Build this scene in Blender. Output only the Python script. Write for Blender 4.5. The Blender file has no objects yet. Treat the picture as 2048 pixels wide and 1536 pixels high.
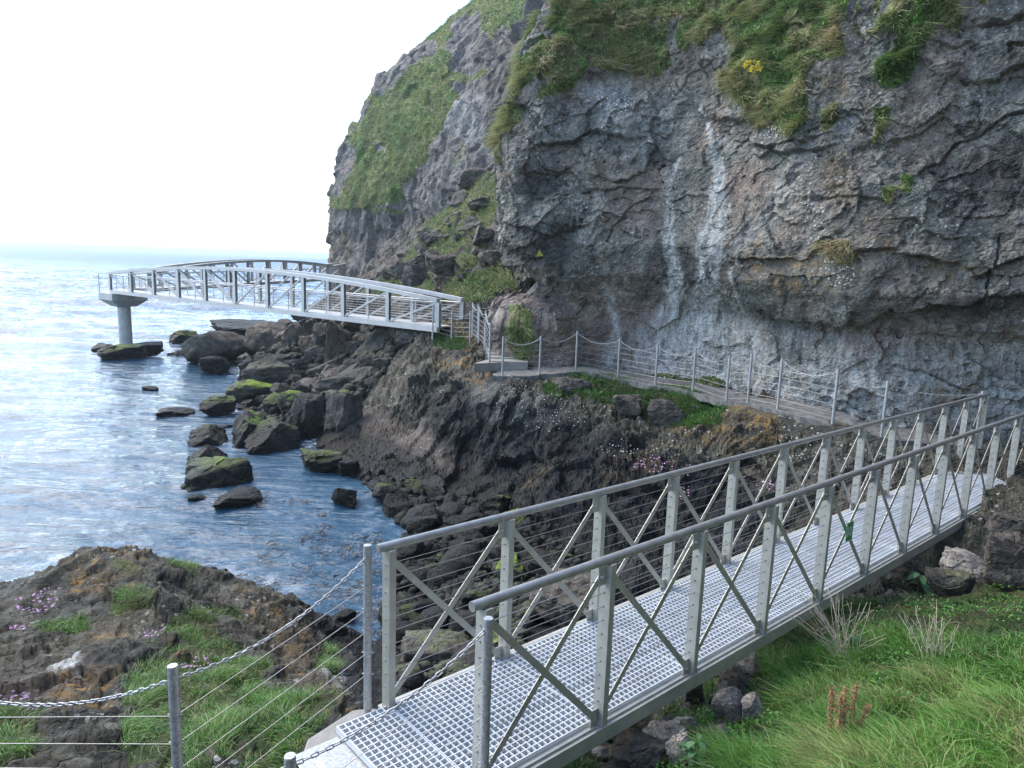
import bpy, math, random
import numpy as np
from mathutils import Matrix, Vector
random.seed(7); RNG = np.random.default_rng(11)
C = bpy.context.scene.collection
EYE = 6.5
# ------------------------------------------------------------------ camera
F_PX, PITCH, ROLL = 1421.4, 0.1681, 0.0337          # for a 2048 px wide picture
Fv = np.array([0, math.cos(PITCH), -math.sin(PITCH)])
U0 = np.array([0, math.sin(PITCH), math.cos(PITCH)]); R0 = np.array([1.0, 0, 0])
Rv = R0*math.cos(ROLL)+U0*math.sin(ROLL); Uv = -R0*math.sin(ROLL)+U0*math.cos(ROLL)
EYEV = np.array([0, 0, EYE])
def proj(P):
    Q = np.asarray(P, float)-EYEV
    w = Q@Fv; w = np.where(np.abs(w) < 1e-4, 1e-4, w)
    ww = np.where(w > 0, w, np.nan)
    return np.nan_to_num(1024+F_PX*(Q@Rv)/ww, nan=-9e3), np.nan_to_num(768-F_PX*(Q@Uv)/ww, nan=9e3), w
def ray(px, py):
    return Rv*(px-1024)/F_PX+Uv*(768-py)/F_PX+Fv
def at_z(px, py, z):
    d = ray(px, py); t = (z-EYE)/d[2]
    return EYEV+d*t
def at_y(px, py, Y):
    d = ray(px, py); return EYEV+d*(Y/d[1])
cam = bpy.data.cameras.new("camera"); co = bpy.data.objects.new("camera", cam); C.objects.link(co)
M = Matrix((( Rv[0], Uv[0], -Fv[0], 0), (Rv[1], Uv[1], -Fv[1], 0), (Rv[2], Uv[2], -Fv[2], EYE), (0, 0, 0, 1)))
co.matrix_world = M
cam.sensor_width = 36; cam.lens = F_PX*36/2048; cam.clip_start = 0.05; cam.clip_end = 30000
bpy.context.scene.camera = co
# ------------------------------------------------------------------ noise
def _h(ix, iy, iz, s):
    h = ix.astype(np.uint32)*np.uint32(374761393)+iy.astype(np.uint32)*np.uint32(668265263)+iz.astype(np.uint32)*np.uint32(2147483647)+np.uint32((s*974634777) & 0xffffffff)
    h = (h ^ (h >> np.uint32(13)))*np.uint32(1274126177); h = (h ^ (h >> np.uint32(15)))*np.uint32(2246822519)
    return h ^ (h >> np.uint32(16))
def h01(ix, iy, iz, s): return _h(ix, iy, iz, s).astype(np.float32)*np.float32(1/4294967296.0)
def vnoise(P, s=0):
    P = P.astype(np.float32); I = np.floor(P).astype(np.int32); f = P-I; f = f*f*f*(f*(f*6-15)+10)
    r = np.zeros(len(P), np.float32)
    for dx in (0, 1):
        wx = f[:, 0] if dx else 1-f[:, 0]
        for dy in (0, 1):
            wy = f[:, 1] if dy else 1-f[:, 1]
            for dz in (0, 1):
                wz = f[:, 2] if dz else 1-f[:, 2]
                r += h01(I[:, 0]+dx, I[:, 1]+dy, I[:, 2]+dz, s)*wx*wy*wz
    return r*2-1
ROT = np.array([[.8, .36, -.48], [-.6, .48, -.64], [0, .8, .6]], np.float32)
def fbm(P, o=4, s=0, g=.5, ridge=False):
    P = P.astype(np.float32); a = 1.0; r = np.zeros(len(P), np.float32); t = 0
    for i in range(o):
        n = vnoise(P, s+i*17)
        r += a*((1-2*np.abs(n)) if ridge else n); t += a; a *= g; P = (P@ROT)*2.03+5.3
    return r/t*1.4
def vor(P, s=0):
    P = P.astype(np.float32); I = np.floor(P).astype(np.int32); n = len(P)
    f1 = np.full(n, 9, np.float32); f2 = np.full(n, 9, np.float32); D = np.zeros((n, 3), np.float32); K = np.zeros(n, np.uint32)
    for dx in (-1, 0, 1):
        for dy in (-1, 0, 1):
            for dz in (-1, 0, 1):
                cx, cy, cz = I[:, 0]+dx, I[:, 1]+dy, I[:, 2]+dz
                k = _h(cx, cy, cz, s)
                ox = (k & np.uint32(1023)).astype(np.float32)/1023; oy = ((k >> np.uint32(10)) & np.uint32(1023)).astype(np.float32)/1023
                oz = ((k >> np.uint32(20)) & np.uint32(1023)).astype(np.float32)/1023
                vx, vy, vz = P[:, 0]-cx-ox, P[:, 1]-cy-oy, P[:, 2]-cz-oz
                d = np.sqrt(vx*vx+vy*vy+vz*vz)
                m = d < f1
                f2 = np.where(m, f1, np.minimum(f2, d)); f1 = np.where(m, d, f1); K = np.where(m, k, K)
                D[m, 0] = vx[m]; D[m, 1] = vy[m]; D[m, 2] = vz[m]
    R = np.stack([((K*np.uint32(a)) >> np.uint32(8)).astype(np.float32)/16777216 for a in (2654435761, 2246822519, 3266489917, 668265263)], 1)
    return f1, f2, D, R
def facet(P, s=0, off=.5, tilt=.6, crack=.12, cw=.09):
    f1, f2, D, R = vor(P, s)
    g = (R[:, :3]-.5)*2
    d = (R[:, 3]-.5)*off+(D*g).sum(1)*tilt
    e = f2-f1
    return d-crack*np.clip(1-e/cw, 0, 1)**1.5
def sstep(a, b, x): t = np.clip((x-a)/(b-a), 0, 1); return t*t*(3-2*t)
# -------------------------------------------------- masks drawn once, baked onto the vertices as colour attributes
def polymask(x, y, poly, soft=8):
    poly = np.array(poly, float); n = len(poly); ins = np.zeros(len(x), bool); dm = np.full(len(x), 1e9)
    bb = (x > poly[:, 0].min()-soft*2) & (x < poly[:, 0].max()+soft*2) & (y > poly[:, 1].min()-soft*2) & (y < poly[:, 1].max()+soft*2)
    out = np.zeros(len(x)); X = x[bb]; Y = y[bb]; ins = np.zeros(len(X), bool); dm = np.full(len(X), 1e9)
    for i in range(n):
        (x0, y0), (x1, y1) = poly[i], poly[(i+1) % n]
        c = ((y0 > Y) != (y1 > Y)) & (X < (x1-x0)*(Y-y0)/((y1-y0) if y1 != y0 else 1e-9)+x0); ins ^= c
        t = np.clip(((X-x0)*(x1-x0)+(Y-y0)*(y1-y0))/((x1-x0)**2+(y1-y0)**2+1e-9), 0, 1)
        dm = np.minimum(dm, np.hypot(X-x0-t*(x1-x0), Y-y0-t*(y1-y0)))
    out[bb] = sstep(-soft, soft, np.where(ins, dm, -dm)); return out
def linedist(x, y, pts):
    """distance to a polyline over its local half width; pts (x, y, w); also the signed side"""
    best = np.full(len(x), 1e9); side = np.zeros(len(x))
    for (x0, y0, w0), (x1, y1, w1) in zip(pts[:-1], pts[1:]):
        L = (x1-x0)**2+(y1-y0)**2+1e-9
        t = np.clip(((x-x0)*(x1-x0)+(y-y0)*(y1-y0))/L, 0, 1)
        d = np.hypot(x-x0-t*(x1-x0), y-y0-t*(y1-y0))/(w0+t*(w1-w0))
        sd = ((x1-x0)*(y-y0)-(y1-y0)*(x-x0))/math.sqrt(L)
        m = d < best; best = np.where(m, d, best); side = np.where(m, sd, side)
    return best, side
# ------------------------------------------------------------------ mesh helpers
def tag(o, label=None, cat=None, group=None, kind=None):
    if label: o["label"] = label
    if cat: o["category"] = cat
    if group: o["group"] = group
    if kind: o["kind"] = kind
    return o
def empty(name, loc=(0, 0, 0)):
    o = bpy.data.objects.new(name, None); C.objects.link(o); o.location = loc; o.empty_display_size = .2; return o
def mesh_np(name, V, quads=None, tris=None, mat=None, attrs=None, smooth=False, parent=None, link=True):
    me = bpy.data.meshes.new(name); V = np.ascontiguousarray(V, np.float32)
    nq = 0 if quads is None else len(quads); ntri = 0 if tris is None else len(tris)
    loops = np.concatenate(([quads.ravel()] if nq else [])+([tris.ravel()] if ntri else [])).astype(np.int32)
    st = np.concatenate([np.arange(nq)*4, nq*4+np.arange(ntri)*3]).astype(np.int32)
    me.vertices.add(len(V)); me.vertices.foreach_set("co", V.ravel())
    me.loops.add(len(loops)); me.loops.foreach_set("vertex_index", loops)
    me.polygons.add(nq+ntri); me.polygons.foreach_set("loop_start", st)
    me.polygons.foreach_set("use_smooth", np.full(nq+ntri, smooth))
    if attrs:
        for k, a in attrs.items():
            at = me.attributes.new(k, "FLOAT", "POINT"); at.data.foreach_set("value", np.ascontiguousarray(a, np.float32))
    me.update(); me.validate()
    if mat: me.materials.append(mat)
    if not link: return me
    o = bpy.data.objects.new(name, me); C.objects.link(o)
    if parent: o.parent = parent
    return o
def grid_quads(n, m):
    i = np.arange((n-1)*(m-1)); a = (i//(m-1))*m+i % (m-1)
    return np.stack([a, a+1, a+m+1, a+m], 1)
class MB:
    """collects boxes, bars and tubes into one mesh"""
    def __init__(s): s.v = []; s.f = []; s.n = 0; s.sm = []
    def add(s, V, F, sm=False):
        s.v += [tuple(map(float, v)) for v in V]; s.f += [tuple(i+s.n for i in f) for f in F]; s.n += len(V); s.sm += [sm]*len(F)
    def hexa(s, p):
        s.add(p, [(0, 3, 2, 1), (4, 5, 6, 7), (0, 1, 5, 4), (1, 2, 6, 5), (2, 3, 7, 6), (3, 0, 4, 7)])
    def box(s, O, ax, lo, hi):
        O = np.array(O, float); ax = [np.array(a, float) for a in ax]
        P = [O+ax[0]*(hi[0] if i in (1, 2, 5, 6) else lo[0])+ax[1]*(hi[1] if i in (2, 3, 6, 7) else lo[1])+ax[2]*(hi[2] if i > 3 else lo[2]) for i in range(8)]
        s.hexa(P)
    def bar(s, a, b, w, h, up=(0, 0, 1)):
        a = np.array(a, float); b = np.array(b, float); d = b-a; L = np.linalg.norm(d); d = d/L
        sd = np.cross(d, up); sd /= np.linalg.norm(sd); u = np.cross(sd, d)
        s.box(a, (d, sd, u), (0, -w/2, -h/2), (L, w/2, h/2))
    def tube(s, pts, r, n=8, cap=True, closed=False):
        pts = [np.array(p, float) for p in pts]; m = len(pts); V = []; prev = None
        for i, p in enumerate(pts):
            if closed: d = pts[(i+1) % m]-pts[i-1]
            else: d = pts[min(i+1, m-1)]-pts[max(i-1, 0)]
            d = d/np.linalg.norm(d)
            if prev is None: a = np.cross(d, (0, 0, 1) if abs(d[2]) < .9 else (1, 0, 0))
            else: a = prev-d*np.dot(prev, d)
            a /= np.linalg.norm(a); prev = a; b = np.cross(d, a)
            V += [p+(a*math.cos(2*math.pi*k/n)+b*math.sin(2*math.pi*k/n))*r for k in range(n)]
        F = [(i*n+k, i*n+(k+1) % n, ((i+1) % m)*n+(k+1) % n, ((i+1) % m)*n+k) for i in range(m if closed else m-1) for k in range(n)]
        s.add(V, F, True)
        if cap and not closed:
            s.add(V[:n], [tuple(range(n-1, -1, -1))]); s.add(V[-n:], [tuple(range(n))])
    def build(s, name, mat, parent=None, bevel=0):
        me = bpy.data.meshes.new(name); me.from_pydata(s.v, [], s.f); me.polygons.foreach_set("use_smooth", s.sm); me.update()
        me.materials.append(mat); o = bpy.data.objects.new(name, me); C.objects.link(o)
        if parent: o.parent = parent
        if bevel:
            b = o.modifiers.new("b", "BEVEL"); b.width = bevel; b.segments = 2; b.limit_method = "ANGLE"
        return o
# ------------------------------------------------------------------ materials
class NT:
    def __init__(s, name):
        s.m = bpy.data.materials.new(name); s.m.use_nodes = True; s.t = s.m.node_tree; s.t.nodes.clear()
        s.out = s.t.nodes.new("ShaderNodeOutputMaterial"); s.b = s.n("BsdfPrincipled"); s.l(s.b.outputs[0], s.out.inputs[0])
    def n(s, typ, **kw):
        nd = s.t.nodes.new("ShaderNode"+typ)
        for k, v in kw.items():
            if k.startswith("i_"):
                k = k[2:]; k = int(k) if k.isdigit() else k.replace("_", " ")
                if isinstance(v, bpy.types.NodeSocket): s.l(v, nd.inputs[k])
                else: nd.inputs[k].default_value = v
            else: setattr(nd, k, v)
        return nd
    def l(s, a, b): s.t.links.new(a, b)
    def math(s, op, a, b=0.0, clamp=False): 
        return s.n("Math", operation=op, use_clamp=clamp, i_0=a, i_1=b).outputs[0]
    def ramp(s, v, lo, hi):
        return s.n("MapRange", interpolation_type="SMOOTHSTEP", i_Value=v, i_From_Min=lo, i_From_Max=hi).outputs[0]
    def mix(s, f, a, b, bt="MIX"):
        nd = s.n("Mix", data_type="RGBA", blend_type=bt)
        for i, v in ((0, f), (6, a), (7, b)):
            if isinstance(v, bpy.types.NodeSocket): s.l(v, nd.inputs[i])
            else: nd.inputs[i].default_value = (*v, 1) if isinstance(v, tuple) and len(v) == 3 else v
        return nd.outputs[2]
    def noise(s, vec, scale, det=5, rough=.6, out=0):
        return s.n("TexNoise", i_Vector=vec, i_Scale=scale, i_Detail=det, i_Roughness=rough).outputs[out]
    def voro(s, vec, scale, feat="F1", out=0, rnd=1.0):
        return s.n("TexVoronoi", feature=feat, i_Vector=vec, i_Scale=scale, i_Randomness=rnd).outputs[out]
    def attr(s, name): return s.n("Attribute", attribute_name=name).outputs["Fac"]
    def bump(s, h, strength, dist, normal=None):
        nd = s.n("Bump", i_Height=h, i_Strength=strength, i_Distance=dist)
        if normal: s.l(normal, nd.inputs["Normal"])
        return nd.outputs[0]
def rock_mat(name, cA, cB, cC, attrs=("grass", "white", "orange", "dark", "warm"), obj=False, tide=True, sc=1.0, grass=((.09, .15, .04), (.24, .22, .1)), speck=.35, bumps=1.0):
    t = NT(name)
    if obj:
        oi = t.n("ObjectInfo")
    geo = t.n("NewGeometry"); pos = geo.outputs["Position"]
    vec = pos
    big = t.noise(vec, .55*sc, 4, .6); med = t.noise(vec, 2.6*sc, 6, .65); fin = t.noise(vec, 16*sc, 6, .7)
    stz = t.n("Mapping", i_Vector=vec); stz.inputs["Scale"].default_value = (1, 1, .22)
    streak = t.noise(stz.outputs[0], 2.2*sc, 5, .6)
    col = t.mix(t.ramp(big, .35, .65), cA, cB)
    col = t.mix(t.math("MULTIPLY", t.ramp(streak, .45, .7), .65), col, cC)
    col = t.mix(t.ramp(med, .3, .75), t.mix(1.0, col, (.55, .55, .56), "MULTIPLY"), t.mix(1.0, col, (1.3, 1.28, 1.25), "MULTIPLY"))
    col = t.mix(t.math("MULTIPLY", t.ramp(fin, .3, .75), .75), t.mix(1.0, col, (.48, .49, .5), "MULTIPLY"), t.mix(1.0, col, (1.5, 1.5, 1.46), "MULTIPLY"))
    # pale lichen specks
    v = t.voro(vec, 7*sc); area = t.ramp(t.noise(vec, .9*sc, 3, .5), .45, .62)
    sp = t.math("MULTIPLY", t.math("MULTIPLY", t.ramp(t.math("ADD", v, t.math("MULTIPLY", fin, .35)), .42, .32), area), speck*1.6, True)
    col = t.mix(sp, col, (.5, .51, .47))
    v2 = t.voro(vec, 22*sc); sp2 = t.math("MULTIPLY", t.ramp(v2, .24, .12), t.math("MULTIPLY", area, speck, True))
    col = t.mix(sp2, col, (.6, .6, .56))
    wet = None; spec = .35
    if obj:
        sep = t.n("SeparateColor", i_Color=oi.outputs["Color"])
        col = t.mix(1.0, col, t.mix(sep.outputs[1], (.62, .66, .74), (1.35, 1.12, 1.0)), "MULTIPLY")
        col = t.mix(t.math("MULTIPLY", sep.outputs[2], 1.0), col, t.mix(1.0, col, (.17, .18, .2), "MULTIPLY"))
        nz = t.n("SeparateXYZ", i_Vector=geo.outputs["Normal"]).outputs[2]
        up = t.ramp(t.math("ADD", nz, t.math("MULTIPLY", t.math("SUBTRACT", med, .5), 1.1)), .5, .9)
        ms = t.math("MULTIPLY", t.math("MULTIPLY", up, sep.outputs[0], True), t.ramp(t.noise(pos, 1.3, 4, .6), .38, .5), True)
        mc = t.mix(t.ramp(fin, .3, .7), (.07, .12, .012), (.36, .5, .04))
        col = t.mix(ms, col, mc)
    if "warm" in attrs: col = t.mix(t.math("MULTIPLY", t.attr("warm"), 1.0), col, t.mix(t.ramp(med, .3, .7), (.15, .095, .08), (.25, .18, .155)))
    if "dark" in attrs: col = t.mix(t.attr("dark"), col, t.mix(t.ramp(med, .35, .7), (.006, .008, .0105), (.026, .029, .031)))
    if "white" in attrs:
        wn = t.n("Mapping", i_Vector=vec); wn.inputs["Scale"].default_value = (1, 1, .3)
        w = t.math("MULTIPLY", t.attr("white"), t.ramp(t.noise(wn.outputs[0], 5*sc, 6, .75), .32, .68), True)
        col = t.mix(w, col, t.mix(t.ramp(fin, .3, .7), (.44, .45, .43), (.68, .7, .67)))
    if "orange" in attrs:
        w = t.math("MULTIPLY", t.attr("orange"), t.ramp(t.math("ADD", t.math("MULTIPLY", med, .6), t.math("MULTIPLY", fin, .5)), .5, .66), True)
        col = t.mix(w, col, t.mix(t.ramp(t.noise(vec, 5*sc), .4, .65), (.13, .09, .035), (.3, .17, .045)))
    if tide:
        z = t.n("SeparateXYZ", i_Vector=pos).outputs[2]
        zz = t.math("ADD", z, t.math("MULTIPLY", t.math("SUBTRACT", t.noise(pos, .8, 4), .5), 1.4))
        td = t.ramp(zz, 1.25, .25)
        col = t.mix(t.math("MULTIPLY", td, .93), col, t.mix(med, (.004, .0046, .005), (.016, .015, .0115)))
    if "grass" in attrs:
        gn = t.noise(vec, 4*sc, 6, .7)
        g = t.ramp(t.math("ADD", t.attr("grass"), t.math("MULTIPLY", t.math("SUBTRACT", gn, .5), .9)), .38, .6)
        gm = t.n("Mapping", i_Vector=vec); gm.inputs["Scale"].default_value = (1, 1, .35)
        gf = t.noise(gm.outputs[0], 22*sc, 5, .7)
        gc = t.mix(t.ramp(t.noise(vec, 1.1*sc, 4, .6), .4, .62), grass[0], grass[1])
        gc = t.mix(t.ramp(gf, .3, .7), t.mix(1.0, gc, (.4, .42, .4), "MULTIPLY"), t.mix(1.0, gc, (1.6, 1.6, 1.5), "MULTIPLY"))
        gc = t.mix(t.math("MULTIPLY", t.ramp(t.noise(vec, 2.6*sc, 5, .65), .5, .62), .7), gc, (.085, .06, .04))
        col = t.mix(g, col, gc)
    t.l(col, t.b.inputs["Base Color"])
    rg = t.ramp(fin, .3, .7); rr = t.n("MapRange", i_Value=rg, i_To_Min=.55, i_To_Max=.9).outputs[0]
    if tide: rr = t.math("SUBTRACT", rr, t.math("MULTIPLY", td, .25))
    t.l(rr, t.b.inputs["Roughness"])
    cr = t.voro(t.n("VectorMath", operation="ADD", i_0=vec, i_1=t.n("TexNoise", i_Vector=vec, i_Scale=1.5*sc, i_Detail=3).outputs["Color"]).outputs[0], 2.3*sc, "DISTANCE_TO_EDGE")
    h = t.math("ADD", t.math("MULTIPLY", med, .6), t.math("MULTIPLY", fin, .35)); h = t.math("ADD", h, t.math("MULTIPLY", t.ramp(cr, 0, .05), .12))
    t.l(t.bump(h, 1.0, .16*bumps/sc), t.b.inputs["Normal"]); t.b.inputs["Specular IOR Level"].default_value = .2
    return t.m
def plain(name, col, rough=.5, metal=0, var=.15, scale=9, bump=0.0, dirt=None, alongz=1):
    t = NT(name); p = t.n("NewGeometry").outputs["Position"]
    mp = t.n("Mapping", i_Vector=p); mp.inputs["Scale"].default_value = (1, 1, alongz)
    n = t.noise(mp.outputs[0], scale, 6, .65); n2 = t.noise(p, scale*6, 4, .6)
    c = t.mix(t.ramp(n, .3, .7), tuple(x*(1-var) for x in col), tuple(min(1, x*(1+var)) for x in col))
    if dirt: c = t.mix(t.math("MULTIPLY", t.ramp(t.noise(p, scale*.6, 7, .75), .5, .75), .6), c, dirt)
    t.l(c, t.b.inputs["Base Color"]); t.b.inputs["Metallic"].default_value = metal
    t.l(t.n("MapRange", i_Value=n2, i_To_Min=rough*.75, i_To_Max=min(1, rough*1.3)).outputs[0], t.b.inputs["Roughness"])
    if bump: t.l(t.bump(n2, .5, bump), t.b.inputs["Normal"])
    return t.m
def blade_mat(name, c0, c1, c2, trans=.25):
    t = NT(name); v = t.attr("var"); h = t.attr("tip")
    c = t.mix(t.ramp(v, 0, .6), c0, c1); c = t.mix(t.ramp(v, .65, 1.0), c, c2)
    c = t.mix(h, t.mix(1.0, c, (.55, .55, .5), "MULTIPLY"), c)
    t.l(c, t.b.inputs["Base Color"]); t.b.inputs["Roughness"].default_value = .55
    tr = t.n("BsdfTranslucent", i_Color=c); ms = t.n("MixShader", i_Fac=trans)
    t.l(t.b.outputs[0], ms.inputs[1]); t.l(tr.outputs[0], ms.inputs[2]); t.l(ms.outputs[0], t.out.inputs[0])
    return t.m
MT = dict(
    cliff=rock_mat("cliff_rock", (.235, .235, .205), (.345, .29, .235), (.43, .425, .37), speck=.75),
    far=rock_mat("headland_rock", (.17, .175, .165), (.24, .225, .21), (.31, .31, .285), sc=.35, grass=((.1, .165, .05), (.2, .22, .09)), speck=.25),
    shore=rock_mat("shore_rock", (.05, .052, .042), (.11, .098, .07), (.22, .21, .165), grass=((.03, .055, .015), (.09, .09, .035)), speck=.45),
    boulder=rock_mat("boulder_rock", (.1, .105, .095), (.15, .146, .13), (.2, .2, .18), attrs=(), obj=True, tide=True, speck=.1),
    pale=rock_mat("pale_boulder_rock", (.36, .36, .33), (.47, .47, .43), (.58, .58, .53), attrs=(), obj=True, tide=False, sc=2.2, speck=.5),
    paint=plain("bridge_paint", (.42, .42, .375), .45, .2, .12, 7, 0, (.3, .285, .235)),
    tube=plain("handrail_metal", (.35, .355, .34), .4, .5, .16, 9, 0, (.26, .25, .22)),
    galv=plain("galvanised_steel", (.42, .43, .43), .45, .5, .3, 45),
    wire=plain("stainless_wire", (.38, .37, .36), .4, .7, .1, 30),
    grp=plain("grating_plastic", (.6, .635, .66), .5, 0, .1, 3, 0, (.42, .43, .41)),
    white=plain("truss_metal", (.52, .51, .485), .5, .2, .08, 2),
    brown=plain("weathered_truss_metal", (.46, .445, .425), .6, .3, .1, 2),
    conc=plain("concrete", (.26, .25, .225), .85, 0, .16, 4, .01, (.2, .19, .16)),
    pier=plain("pale_concrete", (.5, .49, .46), .85, 0, .14, 3, .01, (.33, .31, .28)),
    pathc=plain("path_surface", (.15, .148, .14), .95, 0, .45, 7, .05, (.07, .075, .06)),
    grass=blade_mat("grass_blade", (.04, .12, .025), (.125, .31, .035), (.33, .34, .13)),
    dry=blade_mat("dry_grass_blade", (.14, .24, .065), (.37, .38, .16), (.6, .5, .3)),
    dead=plain("dead_stalk", (.5, .43, .33), .9, 0, .2, 9),
    rust=plain("rusty_dock", (.3, .16, .08), .9, 0, .35, 20),
    leaf=plain("broad_leaf", (.05, .13, .04), .55, 0, .3, 12),
    pink=plain("pink_petal", (.62, .36, .55), .8, 0, .15, 20),
    petal=plain("white_petal", (.72, .74, .7), .8, 0, .1, 20),
    yellow=plain("yellow_petal", (.62, .5, .03), .8, 0, .15, 20),
    green_sign=plain("green_sign_face", (.012, .27, .07), .4, 0, .03, 20),
    white_sign=plain("white_print", (.7, .78, .74), .5, 0, .03, 20),
    yellow_sign=plain("yellow_sign_face", (.72, .62, .05), .5, 0, .05, 20),
    black=plain("black_print_and_holes", (.02, .02, .02), .6, 0, .05, 20),
    weed=plain("seaweed_frond", (.055, .035, .02), .5, 0, .4, 3),
)
# ------------------------------------------------------------------ world and sun
SUN_EL, SUN_AZ = math.radians(48), math.radians(-58)     # azimuth measured from +Y towards +X
w = bpy.data.worlds.new("World"); bpy.context.scene.world = w; w.use_nodes = True
wt = w.node_tree; bg = wt.nodes["Background"]; sky = wt.nodes.new("ShaderNodeTexSky")
sky.sky_type = "NISHITA"; sky.sun_disc = False; sky.sun_elevation = SUN_EL; sky.sun_rotation = SUN_AZ
sky.air_density = 1.0; sky.dust_density = .5; sky.ozone_density = 1.0
wt.links.new(sky.outputs[0], bg.inputs[0]); bg.inputs[1].default_value = .15
sl = bpy.data.lights.new("sun", "SUN"); sl.energy = 1.35; sl.angle = math.radians(40); sl.color = (1, .88, .72)
so = bpy.data.objects.new("sun", sl); C.objects.link(so)
sd = Vector((math.sin(SUN_AZ)*math.cos(SUN_EL), math.cos(SUN_AZ)*math.cos(SUN_EL), math.sin(SUN_EL)))
so.rotation_euler = sd.to_track_quat("Z", "Y").to_euler()
vs = bpy.context.scene.view_settings; vs.view_transform = "Standard"; vs.look = "None"; vs.exposure = 1.82; vs.gamma = 1
# ------------------------------------------------------------------ terrain heights
ctl = []   # (X, Y, z)
def Z(px, py, z): p = at_z(px, py, z); ctl.append((p[0], p[1], z))
def W(x, y, z): ctl.append((x, y, z))
for a in [(440,660,0),(380,700,0),(480,765,0),(490,810,0),(560,850,0),(610,890,0),(650,925,0),(705,960,0),(745,1000,0),(790,1050,0),(770,1100,0),(765,1180,0),(735,1260,.0),(725,1330,.2),
          (330,680,-1),(400,780,-1),(430,850,-1),(540,930,-1),(600,980,-1),(650,1040,-1),(640,1120,-1),(650,1200,-1),(690,1280,-.6),(560,1130,-1.2),(430,1090,-1.2),(230,1060,-1.2),(0,1120,-1.2),(-300,1150,-1.2),
          (0,800,-3),(300,900,-3),(100,700,-4),(200,600,-5),
          (560,690,1.5),(640,680,2.1),(700,690,2.3),(640,740,1.1),(720,740,1.8),(600,800,.6),(680,810,.8),(770,690,2.6),(560,640,1.6),(700,640,3.4),(800,655,3.6),
          (850,665,3.65),(900,680,3.5),(950,722,3.2),(1000,762,3.0),(1100,795,2.8),(1200,802,2.8),(1300,842,2.5),(1380,835,2.6),(1450,812,3.05),(1560,832,3.05),(1680,872,2.85),
          (790,705,2.7),(750,780,1.4),(720,830,.8),(660,862,.5),
          (820,770,2.1),(850,850,1.0),(900,840,1.7),(980,900,1.2),(800,930,.35),(900,960,.35),(960,990,.3),(1000,1020,.35),(1060,1080,.4),(1150,1120,.5),(1250,1110,.7),
          (1100,900,1.7),(1200,950,1.5),(1350,960,1.7),(1500,970,1.9),(1400,1050,1.2),(1650,950,2.3),(1850,1000,2.5),(2000,980,2.9),
          (1000,740,3.1),(1150,750,3.1),(1300,790,3.0),(1240,800,2.7),(1120,775,2.95),
          (860,1020,.2),(900,1120,.35),(950,1050,.3),(1000,1150,.6),(850,1250,.35),(1000,1250,.8),(830,1330,.7),(950,1330,1.1),(1130,1240,1.15),(1250,1200,1.0),
          (1930,1130,2.5),(1800,1190,2.35),(2048,1070,2.9),(1600,1240,2.3),(1450,1400,2.1),(1380,1330,1.8),(1250,1500,2.2),(1500,1500,2.75),(1650,1400,2.7),(1800,1400,3.1),(2048,1536,3.5),(2048,1300,3.1),(1900,1250,2.9),(2048,1200,3.1),(1300,1700,2.7),(1800,1700,3.5),
          (0,1536,2.7),(250,1500,2.6),(450,1536,2.7),(600,1460,2.6),(690,1400,2.4),(650,1310,1.3),(560,1190,.9),(440,1190,1.1),(470,1250,1.0),(230,1092,1.75),(320,1115,1.6),(130,1130,1.2),(60,1165,.7),(0,1210,.7),(-200,1260,.5),(0,1300,1.8),(150,1380,2.1),(200,1250,1.5),(380,1330,1.7),(400,1420,2.2),(500,1250,1.1),(300,1190,1.8),(560,1340,1.9),(-300,1500,2.2)]: Z(*a)
for a in [(-.5,3,2.7),(.8,3.2,2.75),(2,2,3.2),(4,2,3.7),(0,0,4.2),(3,0,4.2),(-3,0,3.4),(-6,2,2.6),(-9,5,1.2),(-12,4,0),(8,3,3.8),(9,7,3.4),(12,6,4),(14,10,4),(0,-6,4.5),(10,-6,5),(-10,-6,2),
          (9,14.5,2.9),(12,14,3),(8.4,16,3),(6.7,18,3),(5.4,20.5,3.05),(3,22.5,3.05),(0,22.5,3.1),(-1.4,24,3.4),(-1.9,27,3.7),(-1.2,28.5,4.2),(8,22,3),(6,26,3),(14,18,3),(3,28,4),
          # scree slope behind the path
          (-3.2,33,4.6),(-.5,30,5.4),(-1.6,34,7.2),(0,36,9.5),(-1.1,45,12.2),(-6,50,8.6),(-11.5,57,5),(-8,44,5.2),(-5,38,4.9),(-3.5,42,8.3),(-10,66,9.5),(-3,55,12.5),(2,45,15),(-14,62,3.2),(-12,50,2.4),(-9,40,2.6),(4,36,12),
          (-20,72,1),(-24,85,.5),(-18,78,4),(-28,95,-3),(-20,60,-3),(-30,70,-4),(-40,50,-5),(-40,110,-5),(-60,30,-6),(0,80,12),(15,60,15),(20,90,15),(25,30,10)]: W(*a)
PF = [(1966,782,14.62),(1776,763,14.55),(1677,738,15.0),(1565,716,16.3),(1504,708,17.1),(1460,711,17.75),(1392,695,19.1),(1316,688,20.1),(1240,677,21.2),(1155,662,21.8),(1082,672,21.3),(1007,673,21.2)]
for a in PF:
    q = at_y(*a); z = q[2]-1.2; n_ = q[:2]/np.hypot(q[0], q[1])
    W(q[0]-n_[0]*.15, q[1]-n_[1]*.15, z-.06); W(q[0]-n_[0]*.5, q[1]-n_[1]*.5, z-.16); W(q[0]+n_[0]*.9, q[1]+n_[1]*.9, z-.08)
ctl = np.array(ctl)
def _phi(r): return np.sqrt(r*r+.04)
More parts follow.
